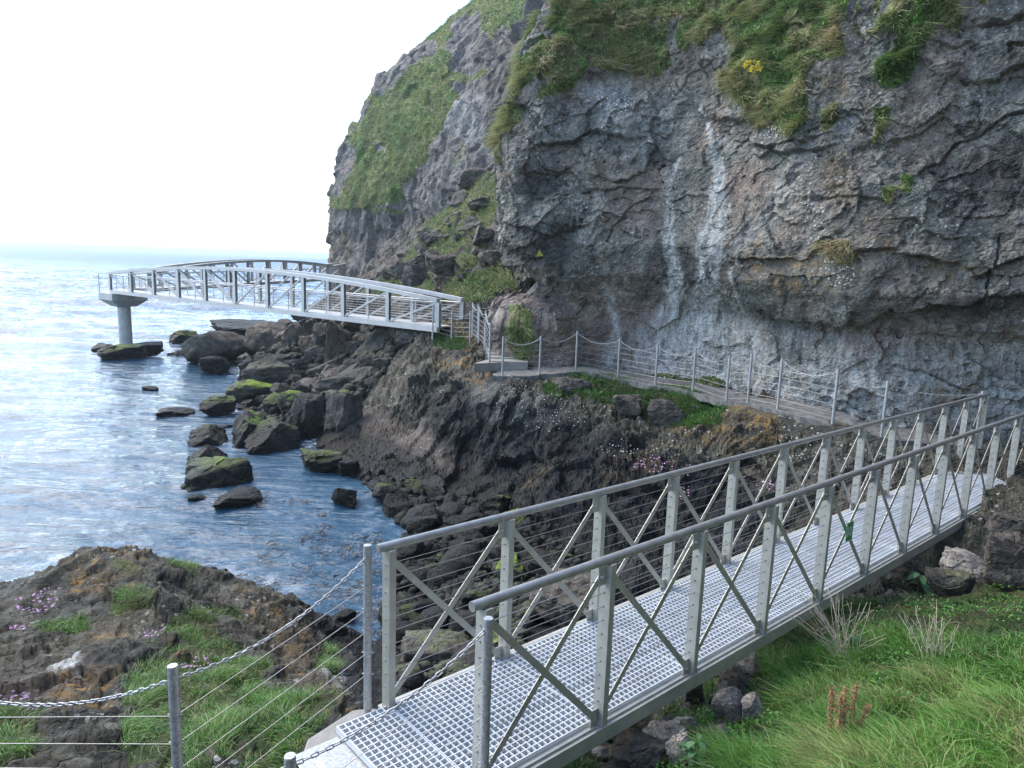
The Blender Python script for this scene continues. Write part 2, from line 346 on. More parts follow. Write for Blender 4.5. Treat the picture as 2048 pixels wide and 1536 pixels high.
def rbf_fit(P, z, lam):
    n = len(P); K = _phi(np.hypot(P[:, None, 0]-P[None, :, 0], P[:, None, 1]-P[None, :, 1]))
    A = np.zeros((n+3, n+3)); A[:n, :n] = K-lam*np.eye(n); A[:n, n] = 1; A[:n, n+1:] = P; A[n, :n] = 1; A[n+1:, :n] = P.T
    return np.linalg.solve(A, np.r_[z, 0, 0, 0])
RW = rbf_fit(ctl[:, :2], ctl[:, 2], .08)
def hgt(X, Y):
    X = np.asarray(X, float); Y = np.asarray(Y, float); sh = X.shape; X = X.ravel(); Y = Y.ravel(); out = np.zeros(len(X)); n = len(ctl)
    for i in range(0, len(X), 60000):
        x = X[i:i+60000]; y = Y[i:i+60000]
        out[i:i+60000] = _phi(np.hypot(x[:, None]-ctl[None, :, 0], y[:, None]-ctl[None, :, 1]))@RW[:n]+RW[n]+RW[n+1]*x+RW[n+2]*y
    return out.reshape(sh)
def rayhit(px, py, y0=2.0, y1=100.0):
    d = ray(px, py); Y = np.geomspace(y0, y1, 500); t = Y/d[1]; X = d[0]*t; zz = EYE+d[2]*t
    b = np.nonzero(zz < hgt(X, Y))[0]
    return None if not len(b) else EYEV+d*t[b[0]]
# ------------------------------------------------------------------ terrain mesh
TH = np.radians(np.linspace(-46, 50, 1150)); RR = np.geomspace(1.6, 110, 760)
TX = RR[:, None]*np.sin(TH)[None]; TY = RR[:, None]*np.cos(TH)[None]
TZ = hgt(TX, TY)
ds = np.hypot(np.diff(RR)[:, None]+0*TZ[1:], np.diff(TZ, axis=0)*1.6)/(.5*(RR[1:]+RR[:-1]))[:, None]
cs = np.concatenate([np.zeros((1, TZ.shape[1])), np.cumsum(ds, 0)]); ker = np.ones(25)/25
cs = np.apply_along_axis(lambda r_: np.convolve(np.pad(r_, 12, "edge"), ker, "valid"), 1, cs)
R2 = np.stack([np.interp(np.linspace(0, cs[-1, j], 820), cs[:, j], RR) for j in range(len(TH))], 1); RR = np.arange(820)
TX = R2*np.sin(TH)[None]; TY = R2*np.cos(TH)[None]; TZ = hgt(TX, TY)
G = np.stack([TX, TY, TZ], 2); du = np.gradient(G, axis=0); dv = np.gradient(G, axis=1)
NN = np.cross(dv, du); NN /= np.linalg.norm(NN, axis=2, keepdims=True)+1e-12; NN *= np.sign(NN[..., 2:3])
P = G.reshape(-1, 3); NRM = NN.reshape(-1, 3); rad = np.hypot(P[:, 0], P[:, 1])
px, py, dep = proj(P)
wn = fbm(P*.9, 3, 3)*14*np.clip(8/np.maximum(dep, 3), .35, 1.6); wn2 = fbm(P*.9+40, 3, 5)*14*np.clip(8/np.maximum(dep, 3), .35, 1.6)
mx, my = px+wn, py+wn2
TG = [[(1140,730),(1240,745),(1320,768),(1400,785),(1470,800),(1440,835),(1380,855),(1300,850),(1260,815),(1190,805),(1130,790)],
      [(1080,775),(1140,775),(1150,800),(1095,800)],[(870,668),(930,672),(940,700),(870,700)],
      [(1100,1536),(1190,1490),(1300,1400),(1420,1310),(1560,1240),(1720,1195),(1850,1195),(1990,1180),(2100,1130),(2200,1700),(1100,1700)],
      [(250,1560),(245,1430),(280,1310),(350,1245),(440,1220),(480,1250),(460,1290),(560,1350),(690,1400),(640,1460),(600,1490),(590,1560)],
      [(220,1200),(310,1190),(310,1220),(220,1230)],[(330,1100),(390,1120),(400,1160),(340,1130)],[(0,1420),(60,1440),(50,1560),(-50,1560)],[(80,1245),(170,1235),(180,1265),(90,1270)],[(230,1110),(280,1130),(270,1150),(220,1130)],[(640,1290),(680,1340),(660,1350),(640,1320)],
      [(725,590),(800,530),(850,455),(905,365),(985,330),(1000,400),(960,520),(900,570),(800,600)],[(890,560),(1010,520),(1040,590),(900,610)]]
gm = np.zeros(len(P))
for q in TG: gm = np.maximum(gm, polymask(mx, my, q, 9))
slope = (py < 612) & (px > 700)
gm = np.where(slope, gm*sstep(-.35, .25, fbm(P*.35, 4, 9)+.42), gm)
gm = np.where((px < 720) & (py > 1230), gm*sstep(-.55, -.1, fbm(P*1.7, 3, 19)), gm)
gm = np.where((px > 1050) & (py > 1150) & (px < 1600), gm*sstep(-.5, -.1, fbm(P*1.1, 3, 29)+(px-1330)/450), gm)
OR = [[(1340,860),(1400,810),(1480,800),(1560,830),(1560,880),(1440,910),(1370,900)],[(880,640),(950,665),(960,705),(890,700)],[(900,700),(1000,740),(960,780),(860,720)],[(200,1080),(270,1085),(300,1110),(210,1120)],[(230,1150),(280,1150),(270,1190),(230,1190)],[(470,1190),(560,1200),(620,1290),(640,1340),(560,1290),(480,1240)],[(130,1120),(210,1110),(220,1180),(140,1180)],[(180,1250),(250,1240),(250,1280),(180,1280)],[(560,1330),(690,1370),(700,1430),(640,1400)],[(80,1370),(230,1370),(230,1420),(80,1420)],[(1000,1000),(1120,900),(1160,900),(1050,1010)],[(1180,930),(1350,880),(1350,950),(1200,980)],[(330,1290),(440,1340),(420,1420),(340,1380)]]
om = np.zeros(len(P))
for q in OR: om = np.maximum(om, polymask(mx, my, q, 16))
om = om*np.where((px > 950) & (py > 880), .45, 1)*np.where((px > 1320) & (px < 1600) & (py < 920), .75, 1)
dk = np.maximum(polymask(mx, my, [(850,800),(960,785),(1060,815),(1180,855),(1330,905),(1520,965),(1560,1050),(1500,1250),(1250,1250),(1000,1080),(930,960),(860,860)], 25)*np.clip(.95+.25*fbm(P*2.1, 3, 77), 0, 1), polymask(mx, my, [(640,890),(760,940),(900,980),(1010,1040),(1200,1110),(1250,1250),(1000,1400),(700,1420),(620,1000)], 25)*.85)
wm = polymask(mx, my, [(620,850),(760,825),(870,870),(1000,960),(1010,1010),(900,960),(760,920),(640,890)], 18)*.32+polymask(mx, my, [(0,1340),(150,1300),(200,1400),(100,1430),(0,1420)], 20)*.2
wm = np.maximum(wm, np.where(slope, .35*sstep(-.2, .4, fbm(P*.2, 3, 33)), 0))
wh = .0+polymask(mx, my, [(100,1340),(150,1330),(150,1370),(80,1365)], 8)+.8*polymask(mx, my, [(630,1330),(690,1330),(690,1370),(640,1360)], 10)+.15*polymask(mx, my, [(880,690),(1000,760),(1100,810),(1100,860),(960,830)], 20)
dk = np.maximum(dk, polymask(mx, my, [(600,890),(700,870),(800,900),(960,985),(1010,1040),(900,1010),(700,960)], 14)*.8)
apron = polymask(px, py, [(600,880),(760,825),(870,870),(1010,960),(1020,1030),(900,1000),(740,960)], 15)
sc = np.clip(rad/9, .6, 3.2)
V = P.astype(np.float32); wp = V+fbm(V*.6, 3, 41)[:, None]*.5; wp[:, 2] *= .75
d = fbm(V*.45, 3, 51)*.22+facet(wp*.8, 61, .5, .75, .1, .07)*.42*np.clip(sc, .6, 1.4)+facet(wp*np.array([2.2, 2.2, 1.5], np.float32)+3, 62, .5, .8, .12, .09)*.2+facet(wp*5.6+7, 63, .5, .8, .1, .1)*.075+fbm(V*3.2, 5, 64, .6)*.12+fbm(V*11, 4, 65, .6)*.03*np.clip(rad/12, .5, 1.5)
k = 1-.5*apron; k = k*(1-.55*gm); k = np.where((px > 1020) & (py > 1180) & (P[:, 1] < 9), k*.6, k)
k = np.where(slope, k*1.3, k)
k = k*.72*np.where((px < 800) & (py > 1040), .62, 1)*(1-.6*polymask(px, py, [(480,620),(860,640),(780,720),(720,820),(480,900)], 20))
near_cam = sstep(5.2, 3.2, rad); k = k*(1-near_cam)
lumpf1, _, _, _ = vor(wp*4.5+.3*fbm(V*6, 2, 67)[:, None], 68); lf = ((px < 800) & (py > 1040)) | ((py > 640) & (py < 1000) & (px > 800))
d = d+(.45-lumpf1)*np.where(py > 1040, .11, .06)*lf*(1-.7*gm)*(1-apron)
pth = np.array([at_y(*a)[:2] for a in PF]); pth = pth+pth/np.linalg.norm(pth, axis=1, keepdims=True)*.5
pd, _ = linedist(P[:, 0], P[:, 1], [(a, b, 1.) for a, b in pth]); k = k*(.15+.85*sstep(.5, 1.3, pd))
k = k*(1-.6*polymask(px, py, [(620,960),(760,950),(1010,1030),(1250,1100),(1280,1230),(1100,1330),(980,1450),(740,1400),(700,1200)], 25))
d = d*k
Q = P+NRM*d[:, None]
Q[:, 2] -= np.where(P[:, 2] < -1.0, .5, 0)+.3*polymask(px, py, [(470,620),(860,650),(790,700),(740,790),(640,880),(460,900)], 15)+.12*polymask(px, py, [(640,950),(1010,1030),(1250,1100),(1280,1230),(1100,1330),(980,1450),(740,1400)], 20)
TQ = Q.reshape(len(RR), len(TH), 3); TGM = gm.reshape(len(RR), len(TH))
keep = (TQ[..., 2] > -1.6)
qd = grid_quads(len(RR), len(TH)); kf = keep.ravel()[qd].any(1); qd = qd[kf]
used = np.unique(qd); rm = np.full(len(Q), -1); rm[used] = np.arange(len(used))
terr = mesh_np("rocky_shore", Q[used], rm[qd], None, MT["shore"], dict(grass=gm[used], white=np.clip(wh, 0, 1)[used], orange=om[used], dark=dk[used], warm=wm[used]), True)
tag(terr, kind="structure")
lm = ((px < 780) & (py > 1040))[used]; fl = np.zeros(len(terr.data.polygons), bool); fl[:] = lm[rm[qd][:, 0]][:len(fl)]; terr.data.polygons.foreach_set("use_smooth", fl)
TN = NRM
# ------------------------------------------------------------------ cliffs
def spline(pts, n):
    pts = np.array(pts, float); s = np.r_[0, np.cumsum(np.linalg.norm(np.diff(pts, axis=0), axis=1))]
    t = np.linspace(0, s[-1], n*4); X = np.interp(t, s, pts[:, 0]); Y = np.interp(t, s, pts[:, 1])
    kw = max(3, int(n*4/len(pts)*1.1))|1; ker = np.hanning(kw+2)[1:-1]; ker /= ker.sum()
    X2 = np.convolve(np.pad(X, kw//2, "edge"), ker, "valid"); Y2 = np.convolve(np.pad(Y, kw//2, "edge"), ker, "valid")
    return np.stack([X2, Y2], 1)
def resample(c, wfun, n):
    sl = np.linalg.norm(np.diff(c, axis=0), axis=1)*wfun(.5*(c[1:]+c[:-1])); s = np.r_[0, np.cumsum(sl)]
    t = np.linspace(0, s[-1], n); return np.stack([np.interp(t, s, c[:, 0]), np.interp(t, s, c[:, 1])], 1)
def curve_normals(c):
    t = np.gradient(c, axis=0); t /= np.linalg.norm(t, axis=1, keepdims=True); return np.stack([t[:, 1], -t[:, 0]], 1)
def surf_normals(G):
    a = np.gradient(G, axis=0); b = np.gradient(G, axis=1); n = np.cross(a, b); n /= np.linalg.norm(n, axis=2, keepdims=True)+1e-12; return n
# near cliff: plan curve listed from the far left round the nose to the right, so that the left-hand normal looks at the sea
ref = [(9,52),(6,44),(4.2,38),(2.6,33),(.9,29.6),(-.3,27),(-.95,25),(-.55,23.6),(.9,23.05),(2.9,22.7),(4.5,21.7),(5.7,20.3),(6.5,18.9),(7.6,17.4),(9.2,16.4),(11,15.9),(12.8,14.8),(14.4,12.4),(16.4,9),(16.5,4),(14,-2),(9,-5.5),(2,-7.5),(-6,-10.5),(-15,-17)]
cv = resample(spline(ref, 700), lambda c: 1/np.maximum(np.hypot(c[:, 0], c[:, 1]), 8)*np.where(c[:, 1] > 30, .4, 1)*np.where(c[:, 1] < 12.4, .16, 1), 1000)
cn = curve_normals(cv)
if (cn[500]*(-cv[500])).sum() < 0: cn = -cn
zs = np.r_[np.linspace(1.6, 16.5, 700), np.linspace(16.6, 34, 150)]
S, ZZ = np.meshgrid(np.arange(1000), zs, indexing="ij")
bx = cv[:, 0][:, None]; by = cv[:, 1][:, None]
# position on the wall -> 0 at the nose, 1 at the right of the picture
wpx, _, _ = proj(np.stack([cv[:, 0], cv[:, 1], np.full(len(cv), 7.0)], 1)); rt = sstep(1350, 1850, wpx)[:, None]; nose = sstep(1230, 1010, wpx)[:, None]
prof_l = np.interp(zs, [1.6,3,4.2,5.2,5.75,6.3,7.2,9,11,13,14.7,17.6,22,34], [-.3,-.55,-.6,-.6,-.25,.1,.25,.1,-.2,-.85,-1.5,-3.4,-7.6,-19])[None]
prof_n = np.interp(zs, [1.6,3,4.4,5.3,5.8,6.4,7.2,9.5,11,13,14.7,17.6,22,34], [.1,.1,-.1,-1.0,-.7,-.1,.1,.0,-.15,-.8,-1.5,-3.4,-7.6,-19])[None]
prof_r = np.interp(zs, [1.6,3,4.2,5.1,5.55,6.1,7,9,11,13,15,18,22,34], [-.2,-.5,-.65,-.6,-.1,.45,.45,.15,-.35,-.9,-1.7,-3.3,-6,-15])[None]
off = prof_l*(1-rt)+prof_r*rt; off = off*(1-nose)+prof_n*nose
GX = bx+cn[:, 0][:, None]*off; GY = by+cn[:, 1][:, None]*off
Gc = np.stack([GX, GY, ZZ], 2); Nc = surf_normals(Gc); Nc = np.where((Nc[..., :2]*cn[:, None, :]).sum(2, keepdims=True) < 0, -Nc, Nc)
P = Gc.reshape(-1, 3); NR = Nc.reshape(-1, 3); V = P.astype(np.float32)
px, py, dep = proj(P); mx = px+fbm(V*1.1, 4, 71)*22; my = py+fbm(V*1.1+30, 4, 72)*22; lx = px+fbm(V*2.0, 4, 73)*7; ly = py+fbm(V*2.0+30, 4, 74)*7
wp = V+fbm(V*.5, 3, 81)[:, None]*.6; ws = wp*np.array([1, 1, 1.25], np.float32)
d = fbm(V*.28, 3, 82)*.34+facet(ws*.5+fbm(V*1.7, 3, 89)[:, None]*.12, 83, .5, .75, .05, .035)*.2+facet(ws*1.35+3+fbm(V*4, 3, 88)[:, None]*.1, 84, .5, .8, .06, .05)*.125+facet(wp*3.6+7, 85, .5, .8, .06, .07)*.035+facet(wp*8+7, 95, .5, .8, .0, .07)*.016+fbm(V*1.9, 6, 86, .58)*.075+fbm(V*7, 4, 87, .65)*.026-sstep(.35, .8, fbm(V*3.3+9, 3, 92))*.09
smooth_zone = polymask(px, py, [(1250,330),(1500,300),(1800,900),(1150,800),(1180,600)], 80)*.4
d *= (1-smooth_zone)
# ledges, steps and cracks: (polyline, step depth in metres above -> below, crack depth)
LED = [([(1085,290,9),(1147,281,9),(1180,258,9),(1244,273,9)], .3, .12), ([(1450,236,8),(1500,237,8)], .3, .1), ([(1520,289,8),(1550,308,8),(1612,305,8),(1640,296,8)], .25, .1),
       ([(1839,344,5),(1886,312,5),(1933,270,5),(2023,227,5),(2060,215,5)], .12, .14), ([(1500,515,8),(1560,516,8)], .35, .1), ([(1720,500,7),(1765,500,7)], .3, .1), ([(1812,512,8),(1880,519,8)], .35, .12),
       ([(1980,538,9),(2060,508,9)], .35, .2), ([(2003,470,5),(1983,540,6),(1964,610,6)], .0, .2), ([(1035,345,6),(1110,352,6),(1135,330,5)], .12, .1), ([(1130,330,6),(1180,385,6),(1060,390,8)], .1, .05),
       ([(1020,450,8),(1100,470,10),(1150,455,8)], .25, .12), ([(1180,378,4),(1290,375,4)], .08, .07), ([(1480,600,12),(1560,632,12),(1640,645,12),(1720,640,12),(1800,615,12),(1900,600,12),(2060,592,12)], .3, .22),
       ([(1790,730,6),(1850,745,6),(1940,780,5)], .1, .16), ([(1250,50,8),(1300,60,8)], .2, .1), ([(1640,400,4),(1720,390,4),(1800,410,4)], .08, .06), ([(1560,510,4),(1530,430,4),(1600,330,4)], .06, .07), ([(1980,40,7),(2048,25,7)], .25, .15)]
inf = (px > 900) & (px < 2200) & (py > -100) & (py < 1000)
ii = np.nonzero(inf)[0]; dd = np.zeros(len(ii))
crk = np.zeros(len(ii))
for pl, st, ck in LED:
    dist, side = linedist(lx[ii], ly[ii], pl)
    w_ = pl[0][2]; fall = np.clip(1-dist/5.5, 0, 1)
    st *= .6; ck *= .75
    dd -= np.where(side > 0, st*fall*sstep(0, 3, side), 0)*(1 if st else 0)
    dd += np.where(side <= 0, st*.35*fall, 0)
    dd -= ck*np.clip(1-dist*w_/3.2, 0, 1); crk = np.maximum(crk, np.clip(1-dist*w_/4, 0, 1)*.6)
d = d.astype(np.float64); d[ii] += dd
lump = polymask(px, py, [(1000,590),(1060,575),(1130,620),(1160,690),(1160,760),(1000,760),(985,650)], 30); d += lump*.55
cave = polymask(px, py, [(1000,545),(1030,540),(1065,572),(1040,590),(1008,580)], 10); d -= cave*1.6
hol = polymask(px, py, [(1110,440),(1150,450),(1140,530),(1110,545),(1090,500)], 16)+.7*polymask(px, py, [(1035,345),(1090,350),(1085,400),(1040,395)], 12); d -= hol*.2
GRS = [[(1147,-60),(1300,-60),(1300,148),(1264,148),(1240,113),(1201,98),(1158,78),(1123,129),(1069,168),(1041,203),(1030,250),(1014,273),(1002,324),(975,320),(980,273),(1000,227),(1030,188),(1035,133),(1098,70)],
       [(1300,-60),(1429,-60),(1417,23),(1370,23),(1343,47),(1339,129),(1316,145),(1290,129)],[(1120,60),(1250,100),(1240,140),(1190,130),(1150,180),(1090,190)],[(1840,0),(1960,-60),(1960,10),(1900,60),(1850,50)],[(1440,20),(1530,20),(1530,110),(1460,90)],
       [(1511,-60),(1920,-60),(1902,0),(1886,23),(1847,90),(1820,164),(1757,172),(1749,129),(1788,78),(1769,35),(1730,16),(1683,70),(1691,102),(1632,117),(1612,164),(1620,234),(1601,277),(1519,266),(1495,219),(1491,172),(1437,191),(1437,156),(1472,109),(1484,86),(1472,35)],
       [(1640,504),(1652,488),(1706,484),(1714,520),(1702,535),(1652,508)],[(1740,218),(1775,218),(1770,250),(1745,285)],[(1955,20),(2010,-60),(1950,-60)],[(1800,350),(1830,350),(1825,390),(1803,385)],[(1760,375),(1790,375),(1780,410),(1765,400)],
       [(1030,640),(1065,640),(1070,700),(1060,740),(1045,740),(1035,690)],[(1310,752),(1350,748),(1440,758),(1450,782),(1330,775)],[(985,180),(1030,170),(1010,250),(985,290)]]
gm2 = np.zeros(len(P))
for q in GRS: gm2 = np.maximum(gm2, polymask(mx*.5+px*.5, my*.5+py*.5, q, 10))
topz = sstep(14.5, 17, P[:, 2]+fbm(V*.4, 3, 90)*1.5)*(1-rt.repeat(len(zs), 1).ravel()*.6); gm2 = np.maximum(gm2, np.where(py < 10, topz, 0))
band = polymask(mx, my, [(1120,-60),(1960,-60),(1900,50),(1850,170),(1640,290),(1500,250),(1430,150),(1330,150),(1230,110),(1150,110),(1060,240),(1010,230)], 30)*sstep(-.12, .12, fbm(V*.75*np.array([1, 1, .7], np.float32), 4, 97))
gm2 = np.maximum(gm2, band); gm2 = gm2*sstep(-.75, -.15, fbm(V*1.3*np.array([1, 1, .6], np.float32), 4, 93)+.12); d = d+gm2*(.1+.2*fbm(V*1.6, 3, 91))
STR = [([(1348,312,4),(1342,360,7),(1336,420,10),(1335,480,13),(1345,560,16),(1338,640,28),(1330,740,34)], 1.6), ([(1398,215,6),(1412,260,6),(1425,290,8),(1440,350,14),(1436,420,24),(1425,500,28),(1400,640,26),(1390,740,30)], 1.6), ([(1590,330,26),(1560,420,30),(1500,470,20)], .4), ([(1700,230,20),(1690,300,26)], .45), ([(1480,470,4),(1470,540,6),(1478,590,5)], .8), ([(1205,580,9),(1225,620,14),(1235,660,12),(1210,740,16)], .9), ([(1285,200,4),(1290,330,5)], .5)]
wh = np.zeros(len(P))
for pl, a in STR:
    dist, _ = linedist(lx[ii], ly[ii], pl); wh[ii] = np.maximum(wh[ii], a*np.clip(1.15-dist, 0, 1)**.7)
wh = np.maximum(wh, .85*polymask(mx, my, [(1300,640),(1480,630),(1560,700),(1600,720),(1760,700),(2060,690),(2060,880),(1700,860),(1480,800),(1300,770),(1220,760)], 30))
wh = np.maximum(wh, .5*polymask(mx, my, [(1560,650),(2060,620),(2060,760),(1600,760)], 20))
wh = np.maximum(wh, .4*polymask(mx, my, [(1440,220),(1500,190),(1560,260),(1480,240)], 12)+.45*polymask(mx, my, [(1150,180),(1260,150),(1300,260),(1220,280)], 20))
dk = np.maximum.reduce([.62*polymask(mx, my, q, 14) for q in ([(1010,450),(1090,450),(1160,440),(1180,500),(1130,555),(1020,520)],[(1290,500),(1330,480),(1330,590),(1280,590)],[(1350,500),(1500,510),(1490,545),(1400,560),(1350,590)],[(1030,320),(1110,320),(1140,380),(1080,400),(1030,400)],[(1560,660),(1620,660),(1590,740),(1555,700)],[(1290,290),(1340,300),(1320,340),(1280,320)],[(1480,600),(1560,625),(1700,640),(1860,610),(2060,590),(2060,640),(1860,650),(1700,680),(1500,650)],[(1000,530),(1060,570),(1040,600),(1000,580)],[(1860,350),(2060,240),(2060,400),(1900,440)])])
cr_full = np.zeros(len(P)); cr_full[ii] = crk; dk = np.maximum(dk*.9, cr_full)  # dark patches plus darker colour along the carved cracks
orr = np.zeros(len(P))
for q in ([(1500,480),(1560,500),(1700,520),(1730,560),(1600,600),(1480,570)],[(1850,520),(1960,540),(1960,590),(1860,570)],[(1990,560),(2060,520),(2060,600)],[(1720,420),(1800,440),(1780,520),(1720,480)],[(1110,640),(1190,650),(1180,700),(1120,700)],[(1840,790),(1950,780),(1960,820),(1860,830)],[(1640,300),(1700,300),(1700,400),(1640,400)],[(1620,150),(1700,160),(1690,210),(1620,200)],[(1170,80),(1300,100),(1330,170),(1230,150)]): orr = np.maximum(orr, .8*polymask(mx, my, q, 20))
wrm = np.maximum.reduce([a*polymask(mx, my, q, 25) for q, a in (([(1180,590),(1330,610),(1340,760),(1160,730)], .55),([(1240,330),(1340,330),(1330,480),(1240,460)], .35),([(1690,660),(1760,660),(1740,740),(1690,710)], .6),([(1800,660),(1860,660),(1850,730),(1800,710)], .6),([(1000,600),(1140,600),(1160,740),(1000,740)], .5),([(1440,350),(1520,350),(1520,390),(1440,390)], .5))])
Qc = P+NR*d[:, None]
lo = sstep(2.9, 3.5, P[:, 2]); 
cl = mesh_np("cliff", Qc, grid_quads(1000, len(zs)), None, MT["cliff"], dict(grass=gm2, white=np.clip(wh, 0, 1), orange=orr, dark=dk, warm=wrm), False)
tag(cl, kind="structure")
CLQ, CLN, CLG = Qc, NR, gm2; CPX, CPY = px, py
# far headland
ref = [(16,128),(-6,124),(-17,112),(-22,100),(-23,89),(-19.5,80.5),(-13.5,73),(-8,66),(-3,58),(3,52),(10,47)]
cv = resample(spline(ref, 500), lambda c: 1/np.hypot(c[:, 0], c[:, 1])*np.where(c[:, 1] > 96, .4, 1), 560); cn = curve_normals(cv)
if (cn[300]*(-cv[300])).sum() < 0: cn = -cn
zs = np.r_[np.linspace(-1, 40, 480), np.linspace(40.3, 46, 20)]
off = np.interp(zs, [-1,5.7,9,13,15,19.3,23,27.3,31.5,36.5,38.5,41,46], [2,1.1,.2,.2,-.1,-1.2,-3.0,-5.6,-9.8,-14.6,-18.5,-26,-60])[None]
GX = cv[:, 0][:, None]+cn[:, 0][:, None]*off; GY = cv[:, 1][:, None]+cn[:, 1][:, None]*off
Gc = np.stack([GX, GY, np.broadcast_to(zs[None], GX.shape)], 2); Nc = surf_normals(Gc); Nc = np.where((Nc[..., :2]*cn[:, None, :]).sum(2, keepdims=True) < 0, -Nc, Nc)
P = Gc.reshape(-1, 3); NR = Nc.reshape(-1, 3); V = P.astype(np.float32); px, py, dep = proj(P); mx = px+fbm(V*.3, 4, 171)*14; my = py+fbm(V*.3+30, 4, 172)*14
wp = V+fbm(V*.15, 3, 181)[:, None]*2; ws = wp*np.array([1, 1, .55], np.float32)
gh = np.zeros(len(P))
for q, a in (([(640,410),(680,300),(740,200),(850,100),(880,110),(850,200),(880,260),(830,330),(790,380),(740,420),(700,430)], 1.), ([(820,60),(1000,-60),(1060,-60),(1050,20),(1000,60),(970,80),(960,120),(930,200),(860,260),(850,160),(870,90)], .9), ([(700,430),(800,400),(900,300),(960,200),(1000,150),(1000,250),(900,370),(820,430)], .55)): gh = np.maximum(gh, a*polymask(mx, my, q, 14))
gh = np.maximum(gh, sstep(36.5, 38, P[:, 2]+fbm(V*.2, 3, 5))*.9)
rk = np.maximum.reduce([polymask(mx, my, q, 8) for q in ([(905,30),(960,20),(970,100),(930,140),(880,130)],[(900,160),(960,130),(1010,130),(1030,200),(1000,300),(960,330),(910,260)],[(670,290),(690,260),(700,330),(680,400),(660,400)],[(730,270),(760,290),(740,310)],[(640,415),(720,430),(780,440),(840,330),(990,330),(990,560),(640,560)])])
gh = np.where(rk > .3, gh*(1-rk*.85), gh); gh *= .8+.4*sstep(-.4, .3, fbm(V*.35, 4, 190))
d = -.5+fbm(V*.09, 3, 182)*.7+(facet(ws*.22, 183, .5, .8, .1, .06)*1.2+facet(ws*.6+3, 184, .5, .7, .12, .08)*.5)*(1-.75*np.clip(gh, 0, 1))+facet(ws*1.6+7, 185, .45, .7, .1, .1)*.17+fbm(V*.8, 5, 186)*.3
orr = .8*polymask(mx, my, [(655,470),(690,470),(700,540),(650,540)], 10)+.5*polymask(mx, my, [(800,470),(830,460),(820,490)], 8)
Qh = P+NR*d[:, None]
hd = mesh_np("headland", Qh, grid_quads(560, len(zs)), None, MT["far"], dict(grass=gh, white=.35*polymask(mx, my, [(870,180),(970,170),(960,300),(900,260)], 10), orange=orr, dark=.5*polymask(mx, my, [(940,60),(1010,80),(1020,250),(950,250)], 20)+.3*polymask(mx, my, [(640,420),(780,430),(760,520),(640,520)], 10), warm=.2*np.ones(len(P))), True)
tag(hd, kind="structure")
HQ, HG, HPX, HPY = Qh, gh, px, py
# ------------------------------------------------------------------ sea
def wave_height(X, Y):
    r = np.random.default_rng(3); H = np.zeros_like(X)
    for i in range(46):
        L = .42*1.078**i*(1+.1*r.random()); a = math.radians(194+r.normal()*17); k = 2*math.pi/L
        ph = (X*math.sin(a)+Y*math.cos(a))*k+r.random()*6.28
        s = np.sin(ph+.35*np.sin(ph*.37+i)); A = .0078*L**.82
        H += A*s
    return H*(.75+.35*np.sin(X*.11+Y*.07)*np.sin(Y*.13-X*.05))
th = np.radians(np.linspace(-48, 22, 760)); rr = np.geomspace(7, 420, 960)
X = rr[:, None]*np.sin(th)[None]; Y = rr[:, None]*np.cos(th)[None]
spx, spy, _ = proj(np.stack([X, Y, 0*X], 2).reshape(-1, 3)); spx = spx.reshape(X.shape); spy = spy.reshape(X.shape)
calm = 1-.55*sstep(380, 620, spx)*sstep(840, 980, spy)
fade = (np.clip(220/rr, 0, 1)*(1+1.1*sstep(35, 110, rr)))[:, None]
H = wave_height(X, Y)*calm*fade*.8
G = np.stack([X, Y, H], 2)
ro = np.array([420, 600, 1000, 2500, 8000, 25000.]); XO = ro[:, None]*np.sin(th)[None]; YO = ro[:, None]*np.cos(th)[None]
ZO = np.zeros_like(XO); ZO[0] = H[-1]
t = NT("sea_water"); p = t.n("NewGeometry").outputs["Position"]
m = t.n("Mapping", i_Vector=p); m.inputs["Rotation"].default_value = (0, 0, math.radians(-8)); m.inputs["Scale"].default_value = (.55, 1.9, 1)
h = t.math("ADD", t.math("MULTIPLY", t.noise(m.outputs[0], 2.6, 4, .6), .09), t.math("MULTIPLY", t.noise(m.outputs[0], .9, 3, .5), .2))
t.l(t.bump(h, 1.0, 1.0), t.b.inputs["Normal"])
sp = t.n("SeparateXYZ", i_Vector=p).outputs[1]
t.l(t.n("MapRange", i_Value=sp, i_From_Min=45, i_From_Max=420, i_To_Min=.05, i_To_Max=.42).outputs[0], t.b.inputs["Roughness"])
fo = t.math("MULTIPLY", t.attr("foam"), t.ramp(t.noise(p, 2.2, 7, .72), .5, .62), True)
t.l(t.mix(fo, (.03, .075, .12), (.6, .66, .7)), t.b.inputs["Base Color"]); t.b.inputs["IOR"].default_value = 1.28
MT["sea"] = t.m
V1 = G.reshape(-1, 3); V2 = np.stack([XO, YO, ZO], 2).reshape(-1, 3); q2 = grid_quads(len(ro), len(th))+len(V1)
hs = hgt(V1[:, 0], V1[:, 1]); FO = np.where(V1[:, 1] < 80, sstep(-1.0, -.1, hs)*.55, 0); FO = np.maximum(FO, .22*polymask(spx.ravel(), spy.ravel(), [(150,1040),(320,830),(360,900),(220,1180)], 60))
FO = FO*(1-.75*sstep(480, 640, spx.ravel())*sstep(880, 960, spy.ravel()))
# side skirts so that the water also closes off to the left, the right and behind
V3 = np.array([(-25000, 16000, -.02), (-25000, -4000, -.02), (-6, -4000, -.02), (-5.4, 4.5, -.02)])
o = mesh_np("sea", np.concatenate([V1, V2, V3]), np.concatenate([grid_quads(len(rr), len(th)), q2, np.array([[0, 1, 2, 3]])+len(V1)+len(V2)]), None, MT["sea"], dict(foam=np.r_[FO, np.zeros(len(V2)+4)]), True)
tag(o, kind="structure")
